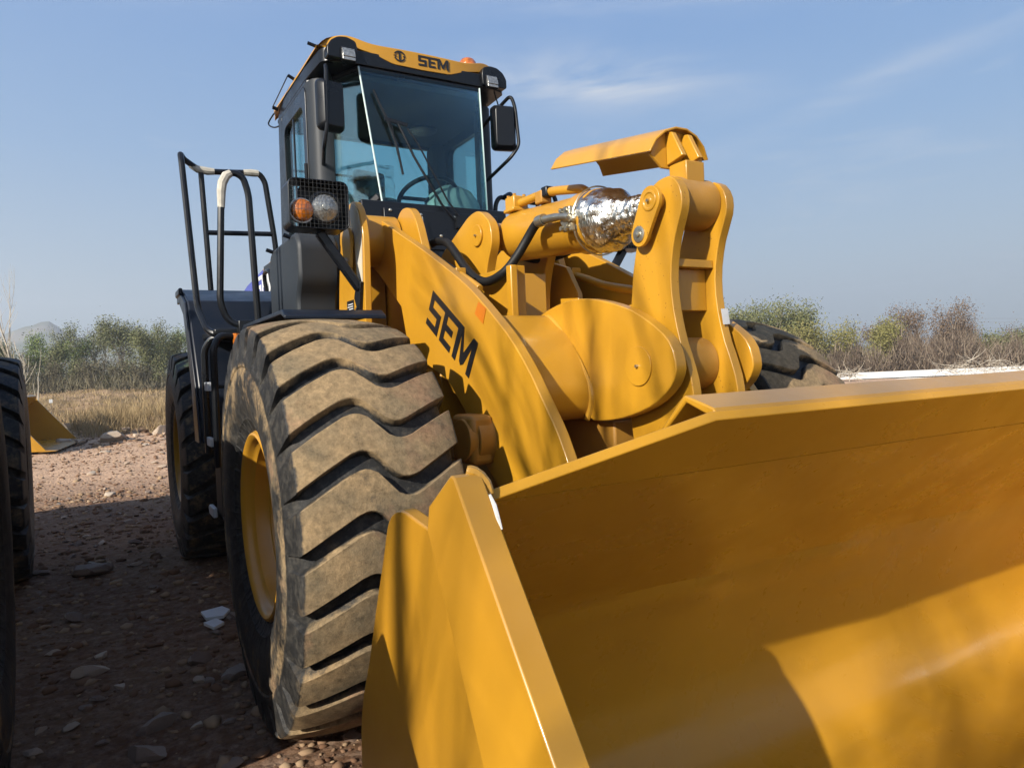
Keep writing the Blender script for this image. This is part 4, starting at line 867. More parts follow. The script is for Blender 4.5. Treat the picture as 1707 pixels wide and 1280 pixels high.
# mirrors
def mirror(s):
    if s < 0:
        arm_ = [(-.53, 1.56, 3.22), (-.62, 1.40, 3.27), (-.635, 1.33, 3.24), (-.645, 1.33, 2.88), (-.66, 1.36, 2.76), (-.60, 1.60, 2.72)]
        c_ = Vector((-.605, 1.385, 3.02)); R = Matrix.Rotation(radians(12), 3, 'Z')
    else:
        arm_ = [(.55, 1.60, 3.09), (.60, 1.42, 3.19), (.665, 1.34, 3.272), (.690, 1.33, 3.19), (.712, 1.33, 2.925), (.66, 1.36, 2.845), (.55, 1.58, 2.70)]
        c_ = Vector((.617, 1.38, 3.045)); R = Matrix.Rotation(radians(-14), 3, 'Z')
    bk = MB().tube(bentpath(arm_, .04), .0125, 10).build('mirror_bracket', 'black', CB)
    mb = MB(); pl = rrect(-.088, .088, -.155, .155, .032); vs = []
    for yy, sc in ((.03, .93), (.015, 1.0), (-.02, .96), (-.055, .72)):
        vs += [tuple(c_ + R @ Vector((x * sc, yy, z * (1 - (1 - sc) * .5)))) for x, z in pl]
    n = len(pl); fs = [(j * n + i, j * n + (i + 1) % n, (j + 1) * n + (i + 1) % n, (j + 1) * n + i) for j in range(3) for i in range(n)] + [tuple(range(n)), tuple(range(4 * n - 1, 3 * n - 1, -1))]
    mb.add(vs, fs); hs = mb.build('mirror_housing', 'black', bk, .003)
    MB().add([tuple(c_ + R @ Vector((x * .88, .031, z * .93))) for x, z in pl] + [tuple(c_ + R @ Vector((x * .88, .034, z * .93))) for x, z in pl], [tuple(range(n)), tuple(range(2 * n - 1, n - 1, -1))] + [(i, (i + 1) % n, n + (i + 1) % n, n + i) for i in range(n)]).build('mirror_face', 'mirror', bk)
mirror(-1); mirror(1)
# wipers
wp = MB().tube([(.13, 1.150, 2.30), (.02, 1.165, 2.42), (-.14, 1.21, 2.72), (-.17, 1.225, 2.80), (-.22, 1.245, 2.92)], .0085, 8).tube([(.15, 1.148, 2.33), (.06, 1.165, 2.45), (-.10, 1.22, 2.80), (-.16, 1.245, 2.90)], .006, 8).obox((.135, 1.145, 2.31), .06, .03, .07).build('wiper_arm', 'black', CB)
MB().tube([(-.35, 1.305, 3.13), (-.28, 1.265, 2.93), (-.24, 1.235, 2.78), (-.215, 1.215, 2.60)], .008, 8).tube([(-.33, 1.29, 3.07), (-.26, 1.25, 2.90), (-.235, 1.235, 2.72)], .004, 6).bar((-.30, 1.27, 2.95), (-.16, 1.245, 2.92), .015, .02).build('wiper_blade', 'black', wp)
MB().tube(spline([(-.13, 1.14, 2.33), (-.125, 1.12, 2.2), (-.11, 1.11, 2.13)], 4), .004, 6).build('washer_tube', 'steel', wp)
# interior
sw = []
sc_ = Vector((.13, 1.62, 2.56)); axs = Vector((0, .55, .83)).normalized(); e1 = Vector((1, 0, 0)); e2 = axs.cross(e1)
SWo = MB().tube([tuple(sc_ + (e1 * cos(t) + e2 * sin(t)) * .21) for t in np.linspace(0, 2 * pi, 40, endpoint=False)], .016, 10, closed=True).build('steering_wheel', 'black', CB)
MB().tube([sc_ - e1 * .2, sc_, sc_ + e1 * .2], .014, 8).tube([sc_, sc_ + e2 * .2], .014, 8).tube([sc_, sc_ - axs * .5], .03, 10).lathe([(0, .02), (.02, .028), (.05, .03), (.075, .02), (.08, 0)], sc_ - e2 * -.2 + axs * .01, axs, 14).build('steering_column', 'black', SWo)
cv_ = []
MB().lathe([(0, .0), (.0, .20), (.10, .19), (.17, .15), (.22, .07), (.24, 0)], (.30, 1.62, 2.42), (0, .1, 1), 24).build('dashboard_cover', 'grey', CB)
dm = mat('clear_plastic_sheet', (0.30, 0.36, 0.35), rough=0.35, spec=0.7, var=0.4, vscale=10, bump=0.05, bscale=12)
M['sheet'] = dm
MB().lathe([(0, .21), (.10, .20), (.18, .155), (.235, .07), (.25, 0)], (.30, 1.60, 2.425), (0, .1, 1), 24).build('dashboard_plastic_sheet', 'sheet', CB)
st_ = MB().prism(rrect(-.25, .25, 2.05, 2.20, .05), 1.95, 2.45, 'y').build('driver_seat', 'int', CB, .02)
MB().obox((-.0, 2.40, 2.45), .44, .12, .60).build('seat_back', 'int', st_, .05)
MB().obox((-.265, 1.70, 2.64), .24, .06, .20, Matrix.Rotation(radians(12), 3, 'Z')).build('monitor_screen', 'black', CB, .03)
MB().bar((-.30, 1.72, 2.54), (-.42, 1.78, 2.2), .05, .05, up=(0, 1, 0)).build('monitor_stand', 'black', CB, .01)
def crumple():
    n = 26; vs = []
    for i in range(n):
        for j in range(n):
            u, v = i / (n - 1) - .5, j / (n - 1) - .5; q = Vector((u * 7, v * 7, 1)); w = .018 * mnoise.noise(q) + .012 * (mnoise.voronoi(q * 1.4)[0][1] - mnoise.voronoi(q * 1.4)[0][0])
            vs.append((-.265 + u * .33, 1.655 + w, 2.66 + v * .24))
    mb = MB(); mb.add(vs, [(i * n + j, (i + 1) * n + j, (i + 1) * n + j + 1, i * n + j + 1) for i in range(n - 1) for j in range(n - 1)])
    o = mb.build('clear_wrap', glassmat('clear_wrap_film', (0.93, 0.95, 0.95), 0.05), CB, recalc=False); sl = o.modifiers.new('thick', 'SOLIDIFY'); sl.thickness = .001
crumple()
MB().bar((-.50, 1.40, 2.30), (-.36, 1.24, 2.46), .05, .05).build('corner_brace', 'black', CB, .01)
# ---- side body: battery box and AC housing at the near side
bb = MB()
def skew(poly, y0, y1): pass
BX = MB().prism(fillet([(1.02, 1.67), (1.02, 1.80), (.95, 1.90), (.95, 2.10), (1.02, 2.165), (1.62, 2.15), (1.69, 2.08), (1.69, 1.70)], .04), -.95, -.72)
BX.build('side_housing', 'grey', L, .02)
MB().prism(fillet([(1.28, 1.70), (1.28, 2.27), (2.2, 2.27), (2.2, 1.70)], .05), -.715, -.60).build('side_housing', 'grey', L, .02)
MB().cyl((-.94, 1.12, 2.15), (-.985, 1.12, 2.165), .012, 8).cyl((-.94, 1.58, 2.14), (-.985, 1.58, 2.155), .012, 8).build('housing_latch', 'black', L)
MB().box(-.72, -.52, 1.37, 1.60, 1.72, 2.27).build('cab_side_panel', 'grey', CB, .02)
for x_ in (-.70, -.635, -.57): MB().box(x_ - .012, x_ + .012, 1.352, 1.372, 1.74, 2.25).build('cab_side_trim', 'grey', CB, .006)
# ---- hood
hp = [(2.58, 1.45), (2.58, 2.42), (2.75, 2.44), (3.5, 2.38), (4.5, 2.30), (4.85, 2.25), (5.0, 2.10), (5.02, 1.2), (4.2, 1.2)]
HD = MB().prism(fillet(hp, .06), -.58, .58).build('engine_hood', 'yellow', L, .03)
MB().prism([(3.7, 2.02), (3.7, 2.34), (4.5, 2.285), (4.78, 2.24), (4.85, 2.02)], -.5835, -.5815).build('blue_sticker', 'blue', HD)
logo(HD, (-.5835, 3.98, 2.10), (0, -.24, 0), (0, 0, .20), (-1, 0, 0), off=.001, m='white')
MB().box(-.5845, -.5815, 2.8, 3.66, 2.08, 2.36).build('black_stripe', 'grey', HD)
MB().tube(bentpath([(-.62, 3.3, 1.9), (-.66, 3.3, 2.25), (-.66, 3.05, 2.25), (-.62, 3.05, 1.9)], .08), .018, 8).build('hood_handle', 'black', HD)
MB().box(-.98, .98, 4.7, 5.25, .75, 1.70).build('counterweight', 'yellow', L, .06)
MB().cyl((.3, 4.0, 2.3), (.3, 4.0, 2.75), .07).build('exhaust_pipe', 'black', L)

# ---- rear fenders, front fenders
for s in (-1, 1):
    fp = [(1.58, 1.0), (1.66, 1.35), (1.99, 1.88), (2.30, 1.985), (2.48, 1.985), (2.48, 1.94), (2.32, 1.94), (2.05, 1.84), (1.72, 1.33), (1.64, 1.0)]
    f_ = MB().prism(fp, s * 1.40, s * .70).build('rear_fender', 'navy', L, .01)
    MB().prism([(1.60, 1.0), (1.68, 1.35), (2.01, 1.87), (2.31, 1.975), (2.47, 1.975), (2.47, 1.90), (2.35, 1.90), (2.12, 1.80), (1.86, 1.33), (1.80, 1.0)], s * 1.415, s * 1.401).build('fender_lip', 'navy', f_, .004)
    MB().box(min(s * 1.40, s * 1.425), max(s * 1.40, s * 1.425), 2.22, 2.46, 1.94, 1.988).build('fender_flange', 'navy', f_, .01)
    # front fender
    ff = MB().prism([(.05, 1.628), (.10, 1.655), (1.0, 1.655), (1.15, 1.60), (1.15, 1.585), (.98, 1.635), (.12, 1.635), (.05, 1.612)], s * 1.24, s * .80).build('front_fender', 'navy', L, .004)
# ---- handrails and ladders (mirrored to the far side too)
for s in (-1, 1):
    def X(pts): return [(abs(x) * s, y, z) for x, y, z in pts]
    r1 = X([(-1.20, 1.30, 1.60), (-1.36, 1.40, 1.64), (-1.385, 1.62, 1.80), (-1.40, 1.92, 2.75), (-1.40, 1.96, 2.80), (-1.38, 1.99, 2.775), (-1.28, 2.0, 2.71), (-.92, 2.0, 2.735), (-.885, 2.0, 2.68), (-.84, 2.0, 2.30), (-.82, 2.0, 2.0)])
    hr = MB().tube(bentpath(r1, .06), .0185, 10).tube(X([(-1.28, 2.0, 2.70), (-1.255, 2.0, 1.95)]), .0175, 10).tube(X([(-1.262, 2.0, 2.32), (-.843, 2.0, 2.335)]), .0165, 10).build('handrail', 'black', L)
    r2 = X([(-1.19, 1.28, 1.665), (-1.27, 1.30, 1.70), (-1.305, 1.30, 1.80), (-1.27, 1.30, 2.43), (-1.245, 1.30, 2.51), (-1.20, 1.30, 2.535), (-1.15, 1.30, 2.51), (-1.125, 1.30, 2.42), (-1.105, 1.30, 1.68)])
    h2 = MB().tube(bentpath(r2, .05), .0185, 10).build('handrail', 'black', L)
    MB().box(min(s * 1.22, s * 1.08), max(s * 1.22, s * 1.08), 1.25, 1.33, 1.60, 1.70).cyl((s * 1.12, 1.25, 1.655), (s * 1.12, 1.235, 1.655), .02, 16).build('rail_bracket', 'black', h2, .005)
    MB().cyl((s * 1.12, 1.236, 1.655), (s * 1.12, 1.228, 1.655), .014, 6).build('bracket_bolt', 'steel', h2)
    MB().cyl((s * 1.25, 1.16, 1.62), (s * 1.25, 1.16, 1.56), .02, 10).build('side_marker', 'amber', h2)
    if s < 0:
        MB().tube([(-1.34, 2.0, 2.745), (-1.30, 2.0, 2.722), (-1.24, 2.0, 2.715), (-1.20, 2.0, 2.717)], [.020, .024, .025, .021], 10).build('tape_wrap', 'tape', hr)
        MB().tube([(-1.02, 2.0, 2.729), (-.97, 2.0, 2.732), (-.925, 2.0, 2.732)], [.020, .024, .022], 10).build('tape_wrap', 'tape', hr)
        MB().tube([(-1.274, 1.30, 2.33), (-1.270, 1.30, 2.42), (-1.262, 1.30, 2.47), (-1.24, 1.30, 2.512), (-1.215, 1.30, 2.528)], [.020, .025, .026, .025, .020], 10).build('tape_wrap', 'tape', h2)
    ld = MB().tube(bentpath(X([(-1.22, 1.18, 1.60), (-1.34, 1.15, 1.61), (-1.375, 1.13, 1.54), (-1.375, 1.16, .90)]), .07), .019, 10).tube(bentpath(X([(-1.22, 1.40, 1.60), (-1.33, 1.48, 1.62), (-1.375, 1.50, 1.55), (-1.375, 1.52, .95)]), .07), .019, 10).tube(X([(-1.02, 1.18, 1.60), (-1.02, 1.2, .9)]), .019, 10).build('ladder', 'black', L)
    for z_, y0 in ((1.345, 1.13), (1.03, 1.14)):
        MB().box(min(s * 1.36, s * .98), max(s * 1.36, s * .98), y0 + .02, y0 + .30, z_ - .02, z_).build('ladder_step', 'black', ld, .004)
        MB().prism([(y0 + .22, z_ - .035), (y0 + .36, z_ - .035), (y0 + .39, z_), (y0 + .36, z_ + .015), (y0 + .22, z_ + .015)], s * 1.385, s * 1.362).build('step_end', 'alu', ld, .004)
    MB().box(min(s * 1.35, s * 1.0), max(s * 1.35, s * 1.0), 1.20, 1.215, .60, .93).box(min(s * 1.36, s * 1.33), max(s * 1.36, s * 1.33), 1.19, 1.40, .60, .95).box(min(s * 1.35, s * 1.0), max(s * 1.35, s * 1.0), 1.19, 1.225, .90, .96).build('rubber_step_hanger', 'hose', ld, .004)
    lw = MB().box(min(s * 1.36, s * .98), max(s * 1.36, s * .98), 1.14, 1.42, .60, .625).build('ladder_step', 'black', ld, .004)
    MB().prism([(1.38, .590), (1.54, .590), (1.58, .625), (1.54, .645), (1.38, .645)], s * 1.385, s * 1.362).build('step_end', 'alu', ld, .004)
    for k in range(4): MB().cyl((s * (1.30 - .08 * k), 1.19, .93), (s * (1.30 - .08 * k), 1.18, .93), .011, 8).build('step_bolt', 'steel', ld)
    MB().box(min(s * 1.34, s * .7), max(s * 1.34, s * .7), 1.32, 2.3, 1.62, 1.66).build('side_platform', 'black', L, .01)
# black grab rail on far side of cab
MB().tube(bentpath([(.63, 1.42, 2.58), (.70, 1.45, 2.62), (.74, 1.50, 2.58), (.74, 1.50, 2.2), (.66, 1.45, 2.15)], .05), .016, 10).build('grab_rail', 'black', CB)
# ---- front lamps
for s in (-1, 1):
    x0, x1 = s * 1.105, s * .815; xa_, xb_ = min(x0, x1), max(x0, x1)
    z0, z1 = 2.075, 2.31
    ho = MB().ringprism(rrect(xa_, xb_, z0, z1, .035), rrect(xa_ + .006, xb_ - .006, z0 + .006, z1 - .006, .03), .455, .60, 'y').build('headlight', 'black', L, .002)
    MB().prism(rrect(xa_ + .004, xb_ - .004, z0 + .004, z1 - .004, .03), .585, .597, 'y').build('housing_back', 'black', ho) if s > 0 else MB().prism(rrect(xa_ + .075, xb_ - .004, z0 + .004, z1 - .004, .03), .585, .597, 'y').build('housing_back', 'black', ho)
    cx = s * .925; ci = s * 1.035
    MB().lathe([(-.03, .078), (0, .082), (.02, .080), (.024, .070), (.012, .066)], (cx, .505, 2.185), (0, -1, 0), 40).build('lamp_bezel', 'black', ho)
    MB().lathe([(-.02, .0), (-.02, .02), (0, .068), (.008, .067), (.020, .045), (.026, .018), (.033, .016), (.034, 0)], (cx, .497, 2.185), (0, -1, 0), 40).build('headlight_lens', 'lens', ho)
    MB().lathe([(-.05, .052), (0, .056), (.004, .060)], (ci, .50, 2.165), (0, -1, 0), 32).build('indicator_ring', 'alu', ho)
    MB().lathe([(0, .054), (.018, .050), (.03, .035), (.034, 0)], (ci, .495, 2.165), (0, -1, 0), 32).build('indicator_lens', 'amber', ho)
    g_ = MB()
    for k in range(1, 15): x = lerp(xa_, xb_, k / 15); g_.tube([(x, .452, z0 + .004), (x, .452, z1 - .004)], .00065, 4)
    for k in range(1, 11): z = lerp(z0, z1, k / 11); g_.tube([(xa_ + .004, .450, z), (xb_ - .004, .450, z)], .00055, 4)
    g_.build('lamp_guard', 'wire', ho)
    MB().bar((s * .95, .53, 2.075), (s * .755, .53, 1.80), .045, .045, up=(0, 1, 0)).build('lamp_bracket', 'black', ho, .008)
    MB().prism([(.49, 1.83), (.55, 1.85), (.60, 1.76), (.535, 1.66)], s * .765, s * .7455).cyl((s * .765, .55, 1.82), (s * .778, .55, 1.82), .012, 6).cyl((s * .765, .54, 1.70), (s * .778, .54, 1.70), .009, 6).build('bracket_foot', 'black', ho, .003)
MB().prism([(.66, 1.64), (.66, 1.76), (.775, 1.76), (.775, 1.64)], -.7475, -.7455).build('warning_label', 'decal', L)
wl__ = MB()
for k in range(8): wl__.box(-.7482, -.7476, .672, .765 - .012 * (k % 3), 1.650 + .0125 * k, 1.6545 + .0125 * k)
wl__.build('label_print', 'white', L)
MB().prism([(.66, 1.585), (.66, 1.618), (.75, 1.618), (.75, 1.585)], -.7475, -.7455).build('white_label', 'white', L)

# ---- the neighbours: copies of the whole machine
def copy_tree(o, parent=None):
    c_ = o.copy(); C.objects.link(c_); c_.parent = parent
    for ch in [k for k in o.children]: copy_tree(ch, c_)
    return c_
bpy.context.view_layer.update()
N1 = copy_tree(L); N1.location = (-3.66, .03, 0); N1.rotation_euler = (0, 0, radians(2.5))
for ch in N1.children:
    if ch.name.split('.')[0] in ('rear_fender', 'handrail', 'ladder', 'side_platform') and sum(v.co.x for v in ch.data.vertices) > 0: ch.location.x = -.16
N1['label'] = 'wheel loader standing at the left edge of the picture, only its black tyres in view'
N2 = copy_tree(L); th = radians(81); N2.rotation_euler = (0, 0, th)
N2['label'] = 'wheel loader farther back on the left, only its lowered yellow bucket in view'
# place so its near bucket corner stands at the chosen ground point
bx = Matrix.Rotation(th, 3, 'Z') @ Vector((-1.5, -2.2, 0)); N2.location = (-3.50 - bx.x, 14.1 - bx.y, 0)
for ch in N2.children:
    if ch.name.startswith('bucket') and ch.type == 'EMPTY': ch.location = (0, 0, -.14)

# ================================================================== BACKGROUND
CAMP = Vector((-1.91773, -2.94086, 1.37743))
def along(px, dist):   # ground position in the direction of the photograph's column px, dist metres ahead
    q = CAMP + (cf + cr * ((px - 853.5) / 1183.0)) * dist; return q.x, q.y
M['bark'] = mat('grey_bark', (0.16, 0.135, 0.105), rough=0.9, var=0.4, vscale=12)
M['palebark'] = mat('pale_bark', (0.42, 0.37, 0.29), rough=0.85, var=0.3, vscale=12)
def leafmat(name, c1, c2, c3):
    m = mat(name, c1, rough=0.75, spec=0.2, col2=c2, vscale=0.9)
    n = m.node_tree.nodes; l = m.node_tree.links; b = n['Principled BSDF']
    g = n.new('ShaderNodeNewGeometry'); r = n.new('ShaderNodeValToRGB'); l.new(g.outputs['Random Per Island'], r.inputs[0])
    e = r.color_ramp.elements; e[0].color = (*c1, 1); e[1].color = (*c3, 1); x = e.new(0.5); x.color = (*c2, 1)
    l.new(r.outputs[0], b.inputs['Base Color']); return m
M['leaf_olive'] = leafmat('olive_leaves', (0.075, 0.088, 0.032), (0.115, 0.122, 0.050), (0.165, 0.16, 0.080))
M['leaf_green'] = leafmat('green_leaves', (0.070, 0.110, 0.028), (0.110, 0.150, 0.040), (0.165, 0.185, 0.062))
M['leaf_yellow'] = leafmat('yellowing_leaves', (0.105, 0.105, 0.030), (0.155, 0.145, 0.045), (0.20, 0.175, 0.07))
M['leaf_rust'] = leafmat('rusty_brown_leaves', (0.085, 0.055, 0.036), (0.125, 0.085, 0.055), (0.17, 0.125, 0.085))
M['twig'] = leafmat('dry_twigs', (0.070, 0.050, 0.036), (0.115, 0.086, 0.062), (0.20, 0.162, 0.118))
M['leaf_scrub'] = leafmat('scrubby_grey_brown_leaves', (0.07, 0.062, 0.036), (0.10, 0.088, 0.052), (0.14, 0.12, 0.075))
M['straw'] = leafmat('dry_straw', (0.20, 0.140, 0.066), (0.28, 0.20, 0.10), (0.36, 0.27, 0.15))
def branches(mb, p0, d, ln, r, depth, rs, tips, spread=0.6, up=0.25, nseg=4, sides=5, kids=(2, 4), ratio=0.68):
    pts = [Vector(p0)]; dd = Vector(d).normalized(); rad = [r]
    for i in range(nseg):
        dd = (dd + Vector((rs.gauss(0, .10), rs.gauss(0, .10), rs.gauss(0, .06) + up * .12))).normalized()
        pts.append(pts[-1] + dd * ln / nseg); rad.append(r * (1 - .45 * (i + 1) / nseg))
    mb.tube(pts, rad, sides, caps=False)
    if depth <= 0: tips += pts[1:]; return
    if depth <= 1: tips += pts[2:]
    for k in range(rs.randint(*kids)):
        i = rs.randint(max(1, nseg // 2 - 1), nseg); a = Vector((rs.gauss(0, 1), rs.gauss(0, 1), rs.gauss(0, .5))).normalized()
        nd = (dd + a * spread + Vector((0, 0, up))).normalized()
        branches(mb, pts[i], nd, ln * ratio * rs.uniform(.8, 1.15), rad[i] * .62, depth - 1, rs, tips, spread, up, nseg, max(3, sides - 1), kids, ratio)
    nd = dd; branches(mb, pts[-1], nd, ln * ratio, rad[-1] * .8, depth - 1, rs, tips, spread, up, nseg, max(3, sides - 1), kids, ratio)
def leaves(tips, n, size, rad, m, parent, name='crown', seed=0, up=0.0, flat=1.0):
    r = np.random.default_rng(seed); T = np.array([tuple(t) for t in tips]); idx = r.integers(0, len(T), n)
    Cn = T[idx] + r.normal(0, rad, (n, 3)) * np.array([1, 1, flat])
    a = r.normal(0, 1, (n, 3)); a[:, 2] += up; a /= np.linalg.norm(a, axis=1)[:, None]; b = np.cross(a, r.normal(0, 1, (n, 3))); b /= np.linalg.norm(b, axis=1)[:, None]
    s = size * r.uniform(.6, 1.4, (n, 1)); V = np.stack([Cn - a * s, Cn + b * s * .45, Cn + a * s, Cn - b * s * .45], 1).reshape(-1, 3)
    return mesh_np(name, V, np.arange(n * 4).reshape(-1, 4), m, parent)
def tree(px, dist, h, w, m, label, group, seed, nleaf=2600, lsize=.085, lrad=.28, bark='bark', name='leafy_tree', stems=3, depth=3):
    x, y = along(px, dist); rs = random.Random(seed); z = gh(x, y) - .1
    root = empty(name, (x, y, z)); tag(root, label, 'tree' if h > 3.2 else 'bush', group)
    mb = MB(); tips = []
    for k in range(stems):
        a = 2 * pi * k / stems + rs.uniform(-.5, .5); ld = Vector((cos(a) * w / h * .75, sin(a) * w / h * .75, 1))
        branches(mb, (rs.uniform(-.15, .15), rs.uniform(-.15, .15), 0), ld, h * .40, .018 * h, depth, rs, tips, .62, .22, 3, 5, (1, 3), .66)
    top = max(t.z for t in tips); sx = 1.0; sc = h / (top + .15)
    mb.v = [(v[0] * sc, v[1] * sc, v[2] * sc) for v in mb.v]; tips = [t * sc for t in tips]
    tr = mb.build('trunk', bark, root, recalc=False)
    lv = leaves(tips, int(nleaf * (2.6 if px < 400 else 1.9)), lsize * .70, lrad * .85, m, root, 'crown', seed)
    return root
GT = 'trees and tall bushes along the far side of the field'
tree(25, 47, 3.9, 3.4, 'leaf_olive', 'dull olive bush behind the bare pale sapling at the left edge', GT, 1, 2600)
tree(100, 50, 4.3, 3.2, 'leaf_green', 'rounded green tree just right of the bare sapling, below the mountain slope', GT, 2, 3300)
tree(141, 52, 5.4, 3.0, 'leaf_olive', 'tall thin leaved tree with a leafy tuft at its top, second from the sapling', GT, 3, 2300)
tree(173, 54, 5.2, 2.6, 'leaf_rust', 'nearly bare grey brown tree in the middle of the tree line', GT, 4, 900, .06)
tree(208, 50, 5.3, 3.4, 'leaf_olive', 'tall olive green tree with an open crown right of the nearly bare tree', GT, 5, 2900)
tree(250, 46, 4.0, 3.4, 'leaf_olive', 'broad low olive tree with leaning dark stems, near the big black tyre', GT, 6, 3100)
tree(300, 52, 4.6, 3.0, 'leaf_green', 'fresh green tree partly hidden behind the rear fender', GT, 7, 3200)
tree(62, 58, 3.6, 3.0, 'leaf_rust', 'brownish low bush behind the sapling stem', GT, 8, 1500, .06)
for k_, (px_, d_, h_, nm_) in enumerate([(15, 44, 2.0, 'below the sapling'), (72, 45, 2.3, 'just right of the sapling'), (120, 46, 2.1, 'below the rounded green tree'), (160, 45, 2.4, 'left of the middle of the tree line'), (196, 46, 2.2, 'under the tall open crowned tree'), (232, 44, 2.0, 'under the broad leaning tree'), (268, 45, 2.4, 'nearest the big black tyre'), (318, 46, 2.3, 'hidden behind the fender')]):
    tree(px_, d_, h_, 2.6, ('leaf_olive', 'leaf_scrub')[k_ % 2], 'low scrubby ' + ('olive', 'grey brown')[k_ % 2] + ' bush ' + nm_, 'low bushes along the field edge', 40 + k_, 1500, .075, .26, stems=4, depth=2)
GB = 'bushes standing in the thicket on the right'
tree(1275, 44, 4.7, 4.4, 'leaf_olive', 'large domed olive green bush above the far black tyre', GB, 11, 9000, .10, .42, stems=6)
tree(1235, 45, 4.4, 3.2, 'leaf_olive', 'smaller olive bush half hidden behind the rocker plates', GB, 19, 5000, .10, .40, stems=4)
tree(1352, 41, 2.95, 3.8, 'leaf_yellow', 'low yellow green bush right of the large domed bush', GB, 12, 5200, .09, .34, stems=5)
tree(1448, 41, 3.1, 2.4, 'leaf_yellow', 'narrow yellow green bush standing over the white wall', GB, 13, 2600, .09, .30, stems=3)
tree(1545, 43, 4.1, 4.6, 'leaf_rust', 'tall rusty brown bush with a feathery pale top, highest of the thicket', GB, 14, 5200, .075, .30, stems=6)
tree(1492, 43, 2.9, 2.6, 'leaf_rust', 'small brown bush at the left foot of the tall rusty bush', GB, 15, 2200, .07, .30, stems=3)
tree(1690, 42, 2.4, 3.4, 'leaf_olive', 'olive green bush at the right edge of the picture', GB, 16, 3000, .09, .34, stems=4)
tree(1630, 44, 3, 3.8, 'leaf_rust', 'brown bush between the rusty bush and the one at the right edge', GB, 17, 2600, .07, .32, stems=4)
# twig thicket
def thicket():
    n = 26000; r = np.random.default_rng(5); V = []
    px = r.uniform(1190, 1800, n); ds = r.uniform(37.5, 50, n)
    base = np.array([along(a, b) for a, b in zip(px, ds)])
    H = 2.2 + .35 * np.sin(px * .021) + .3 * np.sin(px * .067 + 1) + .25 * np.sin(px * .19) + r.normal(0, .22, n) ; z0 = r.random(n) ** .8 * (H - .7); ln = r.uniform(.35, 1.1, n)
    d = r.normal(0, .38, (n, 3)); d[:, 2] = 1; d /= np.linalg.norm(d, axis=1)[:, None]
    P0 = np.stack([base[:, 0], base[:, 1], z0], 1); P1 = P0 + d * ln[:, None]; wv = np.cross(d, r.normal(0, 1, (n, 3))); wv /= np.linalg.norm(wv, axis=1)[:, None]; wv *= r.uniform(.009, .024, (n, 1))
    V = np.stack([P0 - wv, P0 + wv, P1], 1).reshape(-1, 3)
    o = mesh_np('shrub_thicket', V, np.arange(n * 3).reshape(-1, 3), 'twig'); tag(o, 'dense brown thicket of leafless shrubs behind the white wall', 'thicket', kind='stuff')
    n = 5000; r = np.random.default_rng(6); px = r.uniform(-60, 330, n); ds = r.uniform(40, 60, n); base = [along(a, b) for a, b in zip(px, ds)]
    z0 = np.array([gh(*q) for q in base]) + r.random(n) * .6; base = np.array(base); ln = r.uniform(.3, 1.1, n)
    d = r.normal(0, .4, (n, 3)); d[:, 2] = 1; d /= np.linalg.norm(d, axis=1)[:, None]; P0 = np.stack([base[:, 0], base[:, 1], z0], 1); P1 = P0 + d * ln[:, None]
    wv = np.cross(d, r.normal(0, 1, (n, 3))); wv /= np.linalg.norm(wv, axis=1)[:, None]; wv *= r.uniform(.010, .026, (n, 1))
    o = mesh_np('undergrowth', np.stack([P0 - wv, P0 + wv, P1], 1).reshape(-1, 3), np.arange(n * 3).reshape(-1, 3), 'leaf_scrub'); tag(o, 'dry brown undergrowth beneath the trees at the far edge of the field', 'undergrowth', kind='stuff')
thicket()
def grass():
    r = np.random.default_rng(9); L_ = []
    def blades(X, Y, H, lean=.35, w=.006):
        n = len(X); Z = np.array([gh(a, b) for a, b in zip(X, Y)]); d = r.normal(0, lean, (n, 3)); d[:, 2] = 1; d /= np.linalg.norm(d, axis=1)[:, None]
        P0 = np.stack([X, Y, Z - .02], 1); P1 = P0 + d * H[:, None]; wv = r.normal(0, 1, (n, 3)); wv[:, 2] = 0; wv /= np.linalg.norm(wv, axis=1)[:, None]; wv *= w * r.uniform(.6, 1.5, (n, 1))
        L_.append(np.stack([P0 - wv, P0 + wv, P1], 1).reshape(-1, 3))
    for k in range(46):      # tall weed clumps on the bank
        cx_, cy_ = r.uniform(-2.4, 1.2), r.uniform(17.4, 23); n = 170; s_ = r.uniform(.15, .5); hh = r.uniform(.35, .95)
        blades(r.normal(cx_, s_, n), r.normal(cy_, s_, n), r.uniform(.4, 1.0, n) * hh, .42, .007)
    for k in range(40):
        cx_, cy_ = r.uniform(-9, 3), r.uniform(20, 27); n = 90; s_ = r.uniform(.2, .6); blades(r.normal(cx_, s_, n), r.normal(cy_, s_, n), r.uniform(.2, .6, n), .5, .009)
    n = 15000; blades(r.uniform(-16, 12, n), r.uniform(23, 46, n), r.uniform(.10, .34, n), .6, .014)
    V = np.concatenate(L_); o = mesh_np('dry_grass', V, np.arange(len(V)).reshape(-1, 3), 'straw'); tag(o, 'dry straw coloured grass and weeds on the rough ground behind the lit strip', 'grass', kind='stuff')
grass()
